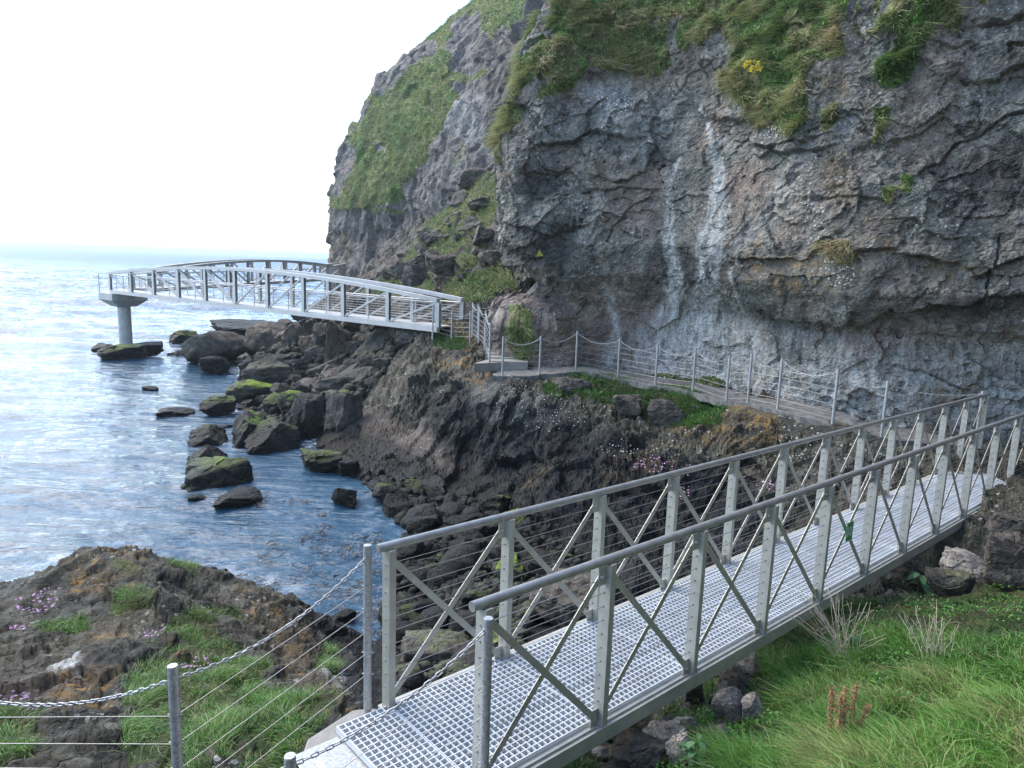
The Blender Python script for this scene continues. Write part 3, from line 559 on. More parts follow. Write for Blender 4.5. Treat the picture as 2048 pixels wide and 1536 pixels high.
# ------------------------------------------------------------------ near footbridge
TB = .8477; D = np.array([math.sin(TB), math.cos(TB), -.016]); NV = np.array([-math.cos(TB), math.sin(TB), 0]); UP = np.array([0, 0, 1.])
WB = 1.154; OB = np.array([-.1545, 4.2427, EYE-2.1511-1.3524]); AX = (D, NV, UP)
def Bp(u, v, w): return OB+D*u+NV*v+UP*w
br = empty("footbridge", Bp(0, WB/2, -.17)); bl = np.array(br.location)
tag(br, "near grey metal footbridge with white grid deck and crossed side braces", "footbridge")
def child(mb, name, mat, par, bevel=0):
    o = mb.build(name, mat, par, bevel); o.location = -Vector(par.matrix_basis.translation) if par.type == "EMPTY" else (0, 0, 0); return o
m = MB(); m.tube([Bp(-.07+14.6*i/24, 0, 1.352) for i in range(25)], .034, 20); child(m, "handrail", MT["tube"], br)
m = MB(); m.tube([Bp(-.07+14.6*i/24, WB, 1.352) for i in range(25)], .034, 20); child(m, "handrail", MT["tube"], br)
for v0, v1 in ((-.075, .02), (WB-.02, WB+.075)):
    m = MB(); m.box(OB, AX, (-.02, v0, -.13), (14.5, v1, 0)); m.box(OB, AX, (-.02, v0+.03, 0), (14.5, v0+.036, .02)); child(m, "side_beam", MT["paint"], br, .004)
post_me = {}
for far in (0, 1):
    for k in range(13):
        v = WB if far else 0; key = (far, k == 0)
        if key not in post_me:
            m = MB(); A3 = ((D[0], D[1], 0), NV, UP); Z0 = (0, 0, 0)
            m.box(Z0, A3, (-.005, -.06, .0), (.005, .035, 1.322)); m.box(Z0, A3, (-.005, -.069, -.035), (.052, -.0605, 1.335))
            n0 = len(m.f)
            for i in range(10):
                c = np.array(UP)*(.2+.1125*i); dd = np.array(A3[0])
                r_ = .009 if k == 0 else .0075
                m.tube([c-dd*(.012 if k == 0 else .0065)+np.array(NV)*-.012, c+np.array(NV)*-.012], r_, 8)
            o = m.build("post", MT["paint"]); o.data.materials.append(MT["galv"] if k == 0 else MT["black"])  # studs on the end post; elsewhere black discs paint in the dark wire holes
            idx = [0]*n0+[1]*(len(m.f)-n0); o.data.polygons.foreach_set("material_index", idx)
            post_me[key] = o.data
        else:
            o = bpy.data.objects.new("post", post_me[key]); C.objects.link(o)
        o.parent = br; o.location = Vector(Bp(1.2*k, v, 0)-bl)
        for w0, w1 in ((1.17, 1.315), (.0, .145)):
            m = MB(); lo = 0 if k == 0 else -.085; hi = 0 if k == 12 else .085
            m.box((0, 0, 0), AX, (lo, -.018, w0), (hi, -.009, w1))
            for s in (-1, 1):
                if (s < 0 and k == 0) or (s > 0 and k == 12): continue
                c = D*.058*s+UP*((w0+w1)/2); m.tube([c-NV*.045, c+NV*.012], .009, 8); m.tube([c-NV*.036, c-NV*.019], .016, 6); m.tube([c-NV*.0005, c+NV*.006], .016, 6)
            o = m.build("gusset_plate", MT["paint"], br); o.location = Vector(Bp(1.2*k, v, 0)-bl)
    for k in range(12):
        for a, b, dv in (((.05, 1.235), (1.15, .075), -.030), ((.05, .075), (1.15, 1.235), -.003)):
            m = MB(); m.bar(Bp(1.2*k+a[0], v+dv, a[1]), Bp(1.2*k+b[0], v+dv, b[1]), .052, .008, NV); child(m, "brace", MT["paint"], br)
    for i in range(10):
        m = MB(); m.tube([Bp(0, v-.012, .2+.1125*i), Bp(7.2, v-.012, .2+.1125*i-.003), Bp(14.4, v-.012, .2+.1125*i)], .0029, 5); child(m, "wire", MT["wire"], br)
def grating(u0, u1, v0, v1, w, name, lip):
    m = MB(); p = .0565; nu = int(round((u1-u0)/p)); nv = int(round((v1-v0)/p))
    for j in range(nv+1): vv = v0+(v1-v0)*j/nv; m.box(OB, AX, (u0, vv-.0042, w-.038), (u1, vv+.0042, w))
    for i in range(nu+1): uu = u0+(u1-u0)*i/nu; m.box(OB, AX, (uu-.0042, v0+.0035, w-.0375), (uu+.0042, v1-.0035, w-.0012))
    if lip: m.box(OB, AX, (u0-.012, v0, w-.045), (u0-.004, v1, w+.006))
    child(m, name, MT["grp"], br)
for k in range(12): grating(max(.03, 1.2*k+.012), 1.2*k+1.197, .023, WB-.023, .034, "deck_grating", False)
grating(-.42, .015, .03, WB-.02, .034, "deck_grating", True)
for k in range(13):
    m = MB(); m.box(OB, AX, (1.2*k-.03, .021, -.12), (1.2*k+.03, WB-.021, -.0)); child(m, "cross_beam", MT["paint"], br)
# location plate on the third metre of the side
sg = MB(); sc_ = np.array(Bp(5.37, -.06, .70)); m = MB(); m.box(sc_, AX, (-.085, -.004, -.115), (.085, 0, .115)); 
o = m.build("location_sign", MT["green_sign"]); tag(o, "small green plate with white number 10 tied to the near side of the near footbridge", "sign")
so_ = o
m = MB(); 
for lo, hi in (((-.085, -.0055, -.115), (-.079, -.0041, .115)), ((.079, -.0055, -.115), (.085, -.0041, .115)), ((-.079, -.0055, -.115), (.079, -.0041, -.109)), ((-.079, -.0055, .109), (.079, -.0041, .115))): m.box(sc_, AX, lo, hi)
m.box(sc_, AX, (-.05, -.0055, -.06), (-.032, -.0041, .06)); m.box(sc_, AX, (-.062, -.0055, .03), (-.05, -.0041, .045))
for i in range(16):
    a0 = 2*math.pi*i/16; a1 = 2*math.pi*(i+1)/16; pts = []
    for a, r0, r1 in ((a0, .036, .06), (a0, .02, .042), (a1, .02, .042), (a1, .036, .06)): pts.append((.025+math.cos(a)*r0*.8 if r0 > .03 else .025+math.cos(a)*r0*.8, math.sin(a)*r1))
    lo = [sc_+D*x-NV*.0055+UP*y for x, y in pts]; hi = [p_+NV*.0013 for p_ in lo]; m.hexa(lo+hi)
o = m.build("number", MT["white_sign"], so_)
m = MB(); m.tube([sc_+D*-.06+UP*.03+NV*.03, sc_+D*-.16+UP*.03+NV*.03, sc_+D*-.16-UP*.02+NV*.03, sc_+D*.0-UP*.02+NV*.03], .003, 5); m.build("cable_tie", MT["galv"], so_)
# ------------------------------------------------------------------ chains and chain fences
def sag(a, b, s, n=24):
    a = np.array(a); b = np.array(b); return [a+(b-a)*t-UP*s*4*t*(1-t) for t in np.linspace(0, 1, n)]
def chain_mb(m, pts, pitch=.042, ln=.056, wd=.030, r=.0048, ns=5, nl=10):
    P = np.array(pts); s = np.r_[0, np.cumsum(np.linalg.norm(np.diff(P, axis=0), axis=1))]; N = int(s[-1]/pitch)
    for i in range(N):
        q = [np.array([np.interp(x, s, P[:, c]) for c in range(3)]) for x in ((i+.5)*pitch-.01, (i+.5)*pitch+.01)]
        c = (q[0]+q[1])/2; t = q[1]-q[0]; t /= np.linalg.norm(t); a = np.cross(t, UP); a /= np.linalg.norm(a); b = np.cross(a, t)
        tw = .6*math.sin(i*.13); e = (a*math.cos(tw)+b*math.sin(tw)) if i % 2 else (-a*math.sin(tw)+b*math.cos(tw)); R = wd/2-r; L = ln/2-wd/2
        loop = []
        for k in range(nl):
            an = 2*math.pi*k/nl+math.pi/nl; x = math.cos(an)*R; y = math.sin(an)*R; loop.append(c+t*(x+(L if x > 0 else -L))+e*y)
        m.tube(loop, r, ns, closed=True)
def fence(name, label, posts, wires, sags, r=.031, drop=.06, chain=None, first=None, pitch=.042, scale=1.0, wr=.0028, offs=None):
    """posts: (top xyz, base z); wires: depths below the tops"""
    root = empty(name, (posts[0][0][0], posts[0][0][1], posts[0][1])); tag(root, label, "chain fence", "chain fences along the walkway")
    for tp, bz in posts:
        if tp is None: continue
        m = MB(); m.tube([(tp[0], tp[1], bz), (tp[0], tp[1], tp[2]-.004)], r, 18); m.tube([(tp[0], tp[1], tp[2]-.004), (tp[0], tp[1], tp[2])], r*.93, 18)
        o = child(m, "post", MT["galv"], root)
        m = MB()
        for wv in wires: c = np.array([tp[0], tp[1], tp[2]-wv]); m.tube([c-UP*0-np.array([r+.014, 0, 0]), c+np.array([r+.014, 0, 0])], .006, 6)
        if scale == 1: f = m.build("wire_fitting", MT["galv"], o)
    tops = ([np.array(first)] if first is not None else [])+[np.array(t)-UP*drop for t, _ in posts]
    pts = []
    for i in range(len(tops)-1): pts += sag(tops[i], tops[i+1], sags[i])[(1 if i else 0):]
    m = MB(); chain_mb(m, pts, .042*scale, .056*scale, .030*scale, .0048*scale, 5 if scale == 1 else 4, 10 if scale == 1 else 6); child(m, "chain", MT["galv"], root)
    for wv in wires:
        m = MB(); m.tube([np.array(t)-UP*wv-UP*(.01 if i % 2 else 0) for i, (t, _) in enumerate(posts)], wr, 5); child(m, "wire", MT["wire"], root)
    return root
L1, L2, L3 = at_y(735, 1090, 5.08), at_y(345, 1331, 3.95), at_y(-150, 1345, 4.3)
R1, R2, R3 = at_y(977, 1236, 4.08), at_y(580, 1511, 3.35), at_y(120, 1700, 2.9)
WL = (.29, .47, .65, .83, 1.0)
fence("chain_fence", "nearest chain fence on the seaward side, its chain sagging from the far handrail", [(L1, 2.9), (L2, 2.7), (L3, 2.6)], (.33, .52, .70, .88, 1.06), [.05, .14, .16], first=Bp(-.06, WB-.02, 1.335), drop=.09)
fence("chain_fence", "nearest chain fence on the landward side, ending at the near handrail", [(R1, 2.9), (R2, 2.6), (R3, 2.5)], WL, [.1, .05])
pp = [(at_y(*a), at_y(*a)[2]-1.2) for a in PF]
fence("chain_fence", "long chain fence along the path at the foot of the dark cliff", pp, (.27, .44, .61, .78, .95, 1.09), [.12]+[.2]*(len(pp)-2), scale=1.35, wr=.0045)
PF2 = [(1007,673,21.2),(981,645,21.9),(972,621,23.2),(959,613,24.4),(946,605,25.8)]
pp2 = [(at_y(*a), at_y(*a)[2]-1.25) for a in PF2[1:]]
fence("chain_fence", "steep chain fence climbing the steps to the far truss walkway", pp2, (.27, .44, .61, .78, .95, 1.09), [.14]*3, scale=1.5, wr=.0055, first=None)
m = None
pp3 = [(at_y(*a), at_y(*a)[2]-1.3) for a in ((866, 612, 27.3), (904, 622, 27.0), (941, 622, 26.4))]
fence("chain_fence", "short chain fence in front of the landward end of the white truss walkway", pp3, (.27, .44, .61, .78, .95), [.16]*2, scale=1.5, wr=.0055)
pp4 = [(at_y(*a), at_y(*a)[2]-1.2) for a in ((957, 609, 25.6), (991, 600, 26.2))]
fence("chain_fence", "short chain fence against the rock at the head of the steps", pp4, (.3, .6, .9), [.16], scale=1.5, wr=.0055)
# ------------------------------------------------------------------ landing, path, steps
def slab(name, poly, z0, z1, mat, bevel=.02):
    n = len(poly); m = MB(); V = [(*p[:2], z0) for p in poly]+[(*p[:2], z1) for p in poly]
    F = [tuple(range(n-1, -1, -1)), tuple(range(n, 2*n))]+[(i, (i+1) % n, (i+1) % n+n, i+n) for i in range(n)]
    m.add(V, F); return m.build(name, mat, bevel=bevel)
zl = OB[2]-.035
o = slab("landing", [at_z(*a, zl) for a in ((706,1418),(614,1478),(585,1570),(520,1760),(700,2000),(1000,1900))]+[Bp(-.02, -.2, 0), Bp(-.02, WB+.1, 0)], zl-.7, zl, MT["conc"]); tag(o, kind="structure")
m = MB(); m.box(OB, AX, (-.80, .08, -.034), (-.40, WB-.05, -.026)); o = m.build("landing_plate", MT["galv"], bevel=.002); tag(o, "flat bare steel plate on the concrete landing before the near footbridge deck", "steel plate")
m = MB(); m.box(OB, AX, (-.70, .1, -.0255), (-.655, WB-.2, -.0195)); m.build("strip", MT["grp"], o)
for vv in (.3, .8):
    m = MB(); c = Bp(-.677, vv, -.0195); m.tube([c, c+UP*.007], .012, 8); m.build("bolt", MT["galv"], o)
def ribbon(name, base, width, side, mat, th=.16, lift=.0):
    pts = np.array(base); s = np.r_[0, np.cumsum(np.linalg.norm(np.diff(pts, axis=0), axis=1))]; N = int(s[-1]/.1); t = np.linspace(0, s[-1], N)
    c = np.stack([np.convolve(np.pad(np.interp(t, s, pts[:, k]), 6, "edge"), np.ones(13)/13, "valid") for k in range(3)], 1)
    tg = np.gradient(c, axis=0); tg[:, 2] = 0; tg /= np.linalg.norm(tg, axis=1, keepdims=True); nn = np.stack([tg[:, 1], -tg[:, 0], 0*tg[:, 0]], 1)*side
    K = 16; ks = np.linspace(-.12, width, K); G = c[:, None]+nn[:, None]*ks[None, :, None]; G[..., 2] += lift
    f = G.reshape(-1, 3); G = (f+np.stack([fbm(f*2.5, 3, 7)*.09, fbm(f*2.5+9, 3, 8)*.09, fbm(f*2.2, 4, 7)*.03], 1)).reshape(G.shape)
    lo = G[:, :1].copy(); lo[..., 2] -= th; lo2 = G[:, -1:].copy(); lo2[..., 2] -= th
    G = np.concatenate([lo, G, lo2], 1); return mesh_np(name, G.reshape(-1, 3), grid_quads(*G.shape[:2]), None, mat, None, False)
basep = [(p[0][0], p[0][1], p[1]+.015) for p in pp]
basep = [(11.4, 15.2, OB[2]-.25)]+basep+[(-.75, 21.3, 3.15)]
o = ribbon("path", basep, 1.25, 1, MT["pathc"]); tag(o, kind="structure")
for i, (a, b) in enumerate((((950,731),(1034,731)),)):
    z = 3.42; pl = [at_z(948, 727, z), at_z(1035, 723, z), at_z(1030, 717, z), at_z(955, 718, z)]
    o = slab("concrete_step", [pl[0], pl[1], pl[1]+np.array([.1, .9, 0]), pl[0]+np.array([.3, .9, 0])], z-.28, z, MT["conc"], .015); tag(o, "pale concrete step where the cliff path begins to climb", "step")
pb = [(p[0][0]+.05, p[0][1], p[1]+.02) for p in pp2]
for k in range(9):
    a = np.array([-.72+.1, 22.2, 3.45]); b = np.array([-1.1, 26.8, 3.78]); c = a+(b-a)*k/8; 
    if k == 0: mm = MB()
    mm.box((c[0], c[1], c[2]), ((1, 0, 0), (0, 1, 0), (0, 0, 1)), (-.15, 0, -.35), (1.1, .62, -.003*k))
o = mm.build("path_steps", MT["conc"]); tag(o, "flight of shallow grey steps rising to the white truss walkway", "steps")
for q, lb in (((1240,752), "small concrete footing under the fence post beside the pale grass patch"), ((1311,772), "small concrete footing under the fence post above the rounded rocks")):
    c = at_z(q[0], q[1]+4, 3.12); m = MB(); m.box(c, ((1, 0, 0), (0, 1, 0), (0, 0, 1)), (-.2, -.05, -.25), (.2, .35, .0)); o = m.build("post_footing", MT["conc"], bevel=.02); tag(o, lb, "footing", "footings under the path fence")
# bridge abutment at the far end
m = MB(); m.box(OB, AX, (14.1, -.25, -.62), (15.6, WB+.25, -.175)); o = m.build("bridge_abutment", MT["conc"], bevel=.02); tag(o, "pale concrete abutment under the far end of the near footbridge", "abutment")
# ------------------------------------------------------------------ distant truss walkways
def truss(name, label, A, Bq, n, h0, h1, width, sgn, mat, matd, sect=1.0, outward=1):
    A = np.array(A, float); Bq = np.array(Bq, float); L = Bq-A; dn = L.copy(); dn[2] = 0; dn /= np.linalg.norm(dn); nv = np.array([-dn[1], dn[0], 0])*sgn
    root = empty(name, tuple((A+Bq)/2+nv*width/2)); tag(root, label, "truss walkway", "arched truss walkways over the sea")
    hh = lambda t: h0+(h1-h0)*(1-(2*t-1)**2)
    for sd in (0, 1):
        of = nv*width*sd
        m = MB()
        for k in range(n*2):
            t0, t1 = k/(2*n), (k+1)/(2*n); m.bar(A+L*t0+of+UP*(hh(t0)), A+L*t1+of+UP*(hh(t1)), .2*sect, .15*sect)
        child(m, "top_chord", mat, root)
        m = MB(); m.bar(A+of+UP*.09, Bq+of+UP*.09, .16*sect, .2*sect); child(m, "bottom_chord", mat, root)
        for k in range(n+1):
            t = k/n; m = MB(); p = A+L*t+of; q = .10*sect
            m.box(p, (dn, nv, UP), (-q, -.07, .191), (q, -.055, hh(t)-.076)); m.box(p, (dn, nv, UP), (-q, .055, .191), (q, .07, hh(t)-.076)); m.box(p, (dn, nv, UP), (-.008, -.054, .191), (.008, .054, hh(t)-.076)); child(m, "post", matd, root)
        for k in range(n):
            c = k+.5 < n/2; t0, t1 = k/n, (k+1)/n
            if c: a, b = A+L*t0+of+UP*(hh(t0)-.1), A+L*t1+of+UP*.22
            else: a, b = A+L*t0+of+UP*.22, A+L*t1+of+UP*(hh(t1)-.1)
            m = MB(); m.bar(a+dn*.1, b-dn*.1, .07*sect, .075*sect); child(m, "brace", mat, root)
        iv = nv*(.16 if sd == 0 else -.16)
        m = MB(); m.tube([A+of+iv+UP*1.12, Bq+of+iv+UP*1.12], .028, 8); child(m, "handrail", matd, root)
        for i in range(7):
            m = MB(); z = .32+.11*i; m.tube([A+of+iv+UP*z, Bq+of+iv+UP*z], .008, 4); child(m, "wire", matd, root)
        m = MB()
        for k in range(n): m = MB(); p = A+L*(k+.5)/n+of+iv; m.box(p, (dn, nv, UP), (-.03, -.012, .2), (.03, .012, 1.1)); child(m, "rail_post", matd, root)
    m = MB(); m.box(A+UP*.19, (L/np.linalg.norm(L), nv, UP), (0, .082, -.03), (np.linalg.norm(L), width-.082, .02)); child(m, "deck", MT["white"], root)
    return root
NE = at_y(876, 664, 27.6); FE = at_y(222, 586, 45.0)
truss("truss_walkway", "white arched truss walkway from the boulder shore out to the concrete pier", FE, NE, 10, 1.22, 1.95, 1.4, 1, MT["white"], MT["galv"])
B2 = at_y(262, 582, 46.6); C2 = at_y(656, 558, 75)
truss("truss_walkway", "browner arched truss walkway running from the concrete pier back to the headland", B2, C2, 10, 1.2, 1.95, 1.4, -1, MT["brown"], MT["galv"], 1.15)
D2 = at_y(735, 552, 84)
truss("truss_walkway", "short low truss walkway against the headland, partly hidden by the grassy slope", C2+np.array([.3, .6, 0]), D2, 4, 1.3, 1.5, 1.4, 1, MT["brown"], MT["galv"], 1.1)
# pier
ctr = (FE+np.array([.3, .85, 0])); zt = FE[2]-.02
pr = empty("pier", (ctr[0], ctr[1], 0)); tag(pr, "round concrete pier with flared cap standing on a low sea rock", "pier")
m = MB(); m.tube([(ctr[0], ctr[1], -.3), (ctr[0], ctr[1], zt-.82)], .39, 40); child(m, "column", MT["pier"], pr)
a = math.atan2((NE-FE)[1], (NE-FE)[0]); e1 = np.array([math.cos(a), math.sin(a), 0]); e2 = np.array([-e1[1], e1[0], 0]); c3 = np.array([ctr[0], ctr[1], zt])
m = MB(); m.box(c3, (e1, e2, UP), (-.95, -1.1, -.42), (.95, 1.1, 0))
lo = [c3+e1*x*.55+e2*y*.55-UP*.85 for x, y in ((-1, -1), (1, -1), (1, 1), (-1, 1))]; hi = [c3+e1*x*.949+e2*y*1.099-UP*.421 for x, y in ((-1, -1), (1, -1), (1, 1), (-1, 1))]; m.hexa(lo+hi); child(m, "cap", MT["pier"], pr)
gr = empty("guard_rail", tuple(c3)); tag(gr, "small thin guard rail on the seaward edge of the pier cap", "guard rail")
for q in ((-.9, -1.05), (-.9, 0), (-.9, 1.05), (0, 1.05)):
    m = MB(); p = c3+e1*q[0]+e2*q[1]; m.tube([p, p+UP*1.2], .025, 6); child(m, "post", MT["galv"], gr)
for z in (.3, .6, .9, 1.19):
    m = MB(); m.tube([c3+e1*-.9+e2*-1.05+UP*z, c3+e1*-.9+e2*1.05+UP*z, c3+e1*0+e2*1.05+UP*z], .014, 5); child(m, "wire", MT["galv"], gr)
# ------------------------------------------------------------------ boulders
_ico = {}
def ico(sub):
    if sub not in _ico:
        import bmesh
        b = bmesh.new(); bmesh.ops.create_icosphere(b, subdivisions=sub, radius=1); v = np.array([x.co[:] for x in b.verts]); f = np.array([[x.index for x in q.verts] for q in b.faces]); b.free(); _ico[sub] = (v, f)
    return _ico[sub]
SHAPES = {22: [(-.5,-.15,.85,.42),(.12,-.95,.3,.6),(.97,-.1,.2,.85),(.35,.5,.79,.62),(-.15,-.62,.77,.5),(-.9,-.3,.3,.9)], 21: [(-.72,-.2,.66,.42),(.72,-.25,.64,.42),(.05,-.88,.47,.5),(0,.8,.6,.5)], 17: [(-.8,-.3,.52,.6),(.5,-.3,.81,.5),(.2,-.95,.2,.6)], 15: [(-.6,-.65,.46,.6),(.75,-.6,.28,.62),(.1,-.2,.97,.8),(-.85,.1,.5,.7)], 16: [(-.7,-.6,.35,.6),(.6,-.75,.25,.65),(0,0,1,.85)], 18: [(-.6,-.3,.74,.45),(.4,-.8,.45,.6),(.5,.1,.86,.7)], 20: [(-.6,-.4,.7,.5),(.7,-.4,.6,.5)], 11: [(0,-.97,.25,.6),(.4,0,.9,.9),(-.95,0,.2,.6)]}
def rock_mesh(seed, sub=4, round_=.0, mat="boulder", size=1.0, rough=1.0):
    r = np.random.default_rng(seed); v, f = ico(sub); n = int(r.integers(8, 13)) if round_ < .5 else 16
    N = r.normal(size=(n, 3)); N /= np.linalg.norm(N, axis=1, keepdims=True); dd = .55+.32*r.random(n)+round_*.15
    N = np.concatenate([N, np.eye(3), -np.eye(3)]); dd = np.r_[dd, np.full(6, .95)]
    if seed-500 in SHAPES: S_ = np.array(SHAPES[seed-500]); N = np.concatenate([S_[:, :3]/np.linalg.norm(S_[:, :3], axis=1, keepdims=True), np.eye(3), -np.eye(3)]); dd = np.r_[S_[:, 3], np.full(6, .98)]
    c = v@N.T; rad = np.where(c > .05, dd[None]/np.maximum(c, .05), 9)
    ks = 48-38*round_; rr_ = -np.log(np.exp(-ks*rad).sum(1))/ks; rr_ = rr_*(1-round_*.55)+round_*.55*.92
    p = v*rr_[:, None]; q = p+seed*3.7
    d = fbm(q*1.3, 3, seed)*.09+facet(q*1.7, seed, .5, .8, .12, .08)*.16*(1-round_*.7)*rough+fbm(q*5, 4, seed+1)*.045*rough+fbm(q*15, 2, seed+2)*.012*rough
    p = p*(1+d)[:, None]; return mesh_np("boulder", p, None, f, MT[mat], None, round_ > .55, link=False)
AP = [rock_mesh(100+i) for i in range(12)]; RP = [rock_mesh(200+i, 4, .8) for i in range(7)]; PALE = [rock_mesh(300+i, 4, .2, "pale") for i in range(5)]
nb = 0; placed = []
def boulder(c, dims, me, label, group, moss=0, warm=.5, wet=0, rot=None, cat="boulder", name="boulder"):
    global nb; nb += 1
    o = bpy.data.objects.new(name, me); C.objects.link(o); o.location = c; o.scale = dims
    o.rotation_euler = rot if rot is not None else (random.uniform(-.5, .5), random.uniform(-.5, .5), random.uniform(0, 6.28))
    o.color = (moss, warm, wet, 1); tag(o, label, cat, group); placed.append((c[0], c[1], max(dims[:2]))); return o
def hero(x0, x1, y0, y1, zb, label, group, moss=0, warm=.5, wet=0, seed=0, rnd=0, sub=5, mat="boulder", dep=.8, rot=None):
    cx = (x0+x1)/2; b = at_z(cx, y1, zb) if zb is not None else rayhit(cx, y1); _, _, dp = proj(b[None]); s = dp[0]/F_PX; w_ = (x1-x0)*s/2*1.1; el = math.atan2(EYE-b[2], b[1])
    dy = w_*dep; h = max(.12, ((y1-y0)*s-1.1*dy*math.sin(el))/math.cos(el)/2)
    h = max(h, (.45 if zb != 0 or wet < .69 else .3)*w_)*(1.3 if wet < .69 else 1.1)
    dv_ = b*np.array([1, 1, 0]); dv_ /= np.linalg.norm(dv_); aw = zb is not None and wet >= .69 and seed > 3; h *= .72 if aw else 1; c = b+dv_*dy*.85+UP*(h*(.35 if aw else .72))
    me = rock_mesh(500+seed, sub, rnd, mat)
    return boulder(tuple(c), (w_, dy, h), me, label, group, moss, warm, wet, (0, 0, math.atan2(-dv_[0], dv_[1])+(rot or 0)))
GS = "large boulders at the water's edge"
HS = [(186,228,684,706,0,"low dark rock awash on the left of the concrete pier foot",0,.3,.9,1,.3),(205,300,690,722,0,"low weed covered rock at the front of the concrete pier foot",.5,.3,.8,2,.5),(255,322,680,712,0,"low dark rock on the right of the concrete pier foot",0,.3,.9,3,.4),
      (340,402,662,692,0,"lone green topped boulder in the sea between pier and shore",.6,.5,.4,4,.4),
      (366,492,668,732,0,"broad reddish brown boulder at the water's edge under the white truss walkway",0,.85,.05,5,.6),(490,590,640,722,.2,"tall rounded brown boulder under the white truss walkway",0,.8,0,6,.7),(566,624,652,716,.9,"brown boulder leaning beside the tall rounded one under the walkway",0,.7,0,7,.4),
      (403,468,718,750,0,"low flat brown boulder in the water before the broad reddish one",0,.6,.4,8,.3),(604,640,638,676,1.8,"upright squarish boulder just below the white truss walkway",0,.6,0,9,.0),(600,640,674,708,1.4,"red brown boulder wedged above the mossy hollow",0,.95,0,10,.3),
      (642,698,655,745,1.0,"tall reddish brown slab standing in the boulder heap",0,.95,0,11,.1),(478,580,728,786,.1,"wide brown boulder on the shoreline with sea on its left",.1,.7,.15,12,.4),(455,545,780,814,0,"low green weed covered boulder on the shoreline",.95,.4,.5,13,.6),(555,628,786,826,.3,"mossy topped boulder above the dark angular one",.75,.5,.2,14,.3),
      (572,642,796,872,.2,"dark angular boulder with flat grey faces at the shoreline",0,.35,.15,15,.0),(656,720,786,850,.8,"dark angular boulder against the foot of the rock face",.1,.3,.15,16,.0),(472,542,828,895,0,"dark boulder with a lime green left shoulder at the shoreline",.7,.3,.3,17,.1),(500,596,836,906,0,"long dark boulder sloping into the water beside the flat apron",.35,.3,.4,18,.1),
      (404,466,796,836,0,"small jagged rock in the sea with a green tip",.5,.3,.6,19,.0),(386,448,856,892,0,"dark rock in the sea above the green tipped pyramid rock",.35,.3,.5,20,.0),(384,450,880,934,0,"pyramid shaped dark sea rock with a lime green tip",.6,.4,.4,21,.0),(382,500,905,976,0,"largest dark sea rock with a lime green ridge along its top",.85,.4,.3,22,.0),
      (430,527,970,1016,-.05,"low humped grey rock awash in front of the largest sea rock",0,.3,.7,23,.5),(378,416,982,1004,-.08,"small rock awash to the left of the low humped one",0,.3,.8,24,.5),(318,390,814,836,-.05,"flat dark rock barely showing above the waves",0,.3,.9,25,.3),(286,316,769,781,-.05,"tiny dark rock far out in the waves below the pier",0,.3,.9,26,.3),(438,468,841,858,0,"small dark rock between the green tipped jagged rock and the shore",0,.3,.8,27,.3),
      (604,682,905,950,0,"dark boulder with a bright green left end at the edge of the bay",.8,.6,.3,28,.1),(680,720,920,950,.1,"small brown boulder lying on the dark apron's edge",0,.7,.3,29,.2),(657,722,972,1020,0,"dark boulder at the head of the cobble beach",.1,.3,.5,30,.1),(745,806,968,1008,.15,"bright green weed covered boulder on the beach",1,.4,.1,31,.4),(664,716,1196,1248,-.05,"dark rock standing alone in the bay behind the nearest fence post",.25,.3,.7,32,.2),
      (1055,1262,1155,1275,.8,"large orange lichened boulder seen through the near bridge railings",0,.95,0,33,.5),(800,960,1296,1385,.6,"big brown boulder beside the foot of the first bridge post",.15,.75,0,34,.6),(1100,1160,1200,1262,.9,"grey boulder leaning on the large orange one",0,.4,0,35,.2),
      (430,560,624,668,0,"rugged dark outcrop running into the sea behind the boulders",0,.25,.7,36,.1),
      (916,988,336,378,11.6,"rounded brown boulder at the top of the grassy scree",0,.9,0,37,.5),(862,922,480,512,7.0,"flat grey slab lying in the grassy scree",0,.45,0,38,.2),(800,852,530,568,5.6,"dark boulder low in the grassy scree above the walkway",0,.4,0,39,.3),(852,906,506,546,6.3,"brown boulder in the middle of the grassy scree",0,.75,0,40,.2),(930,968,470,502,7.4,"angular boulder in the scree beside the cliff nose",0,.6,0,41,.1),(918,975,492,536,6.8,"large block in the scree close to the overhanging cliff",0,.5,0,42,.0),
      (1000,1042,578,622,3.9,"pale grey boulder at the cliff foot above the steps",0,.5,0,43,.3),(1225,1278,783,832,2.6,"grey lichened rock in the green patch below the path",0,.6,0,44,.1),(1098,1180,752,800,2.7,"broad grey rock hump below the path fence",0,.5,0,45,.5),(1168,1200,780,806,2.6,"small rock at the edge of the green patch",0,.5,0,46,.2),(1385,1410,812,838,2.6,"small pointed pale rock in the green patch",0,.6,0,47,.1),(1295,1370,800,850,2.5,"dark weathered rock low in the green patch below the path",0,.4,0,48,.4)]
for x0, x1, y0, y1, zb, lb, ms, wm_, wt_, sd_, rn in HS: hero(x0, x1, y0, y1, zb, lb, GS if y1 > 620 and x1 < 1000 else None, ms, wm_, wt_, sd_, rn, 5 if (x1-x0) > 55 else 4)
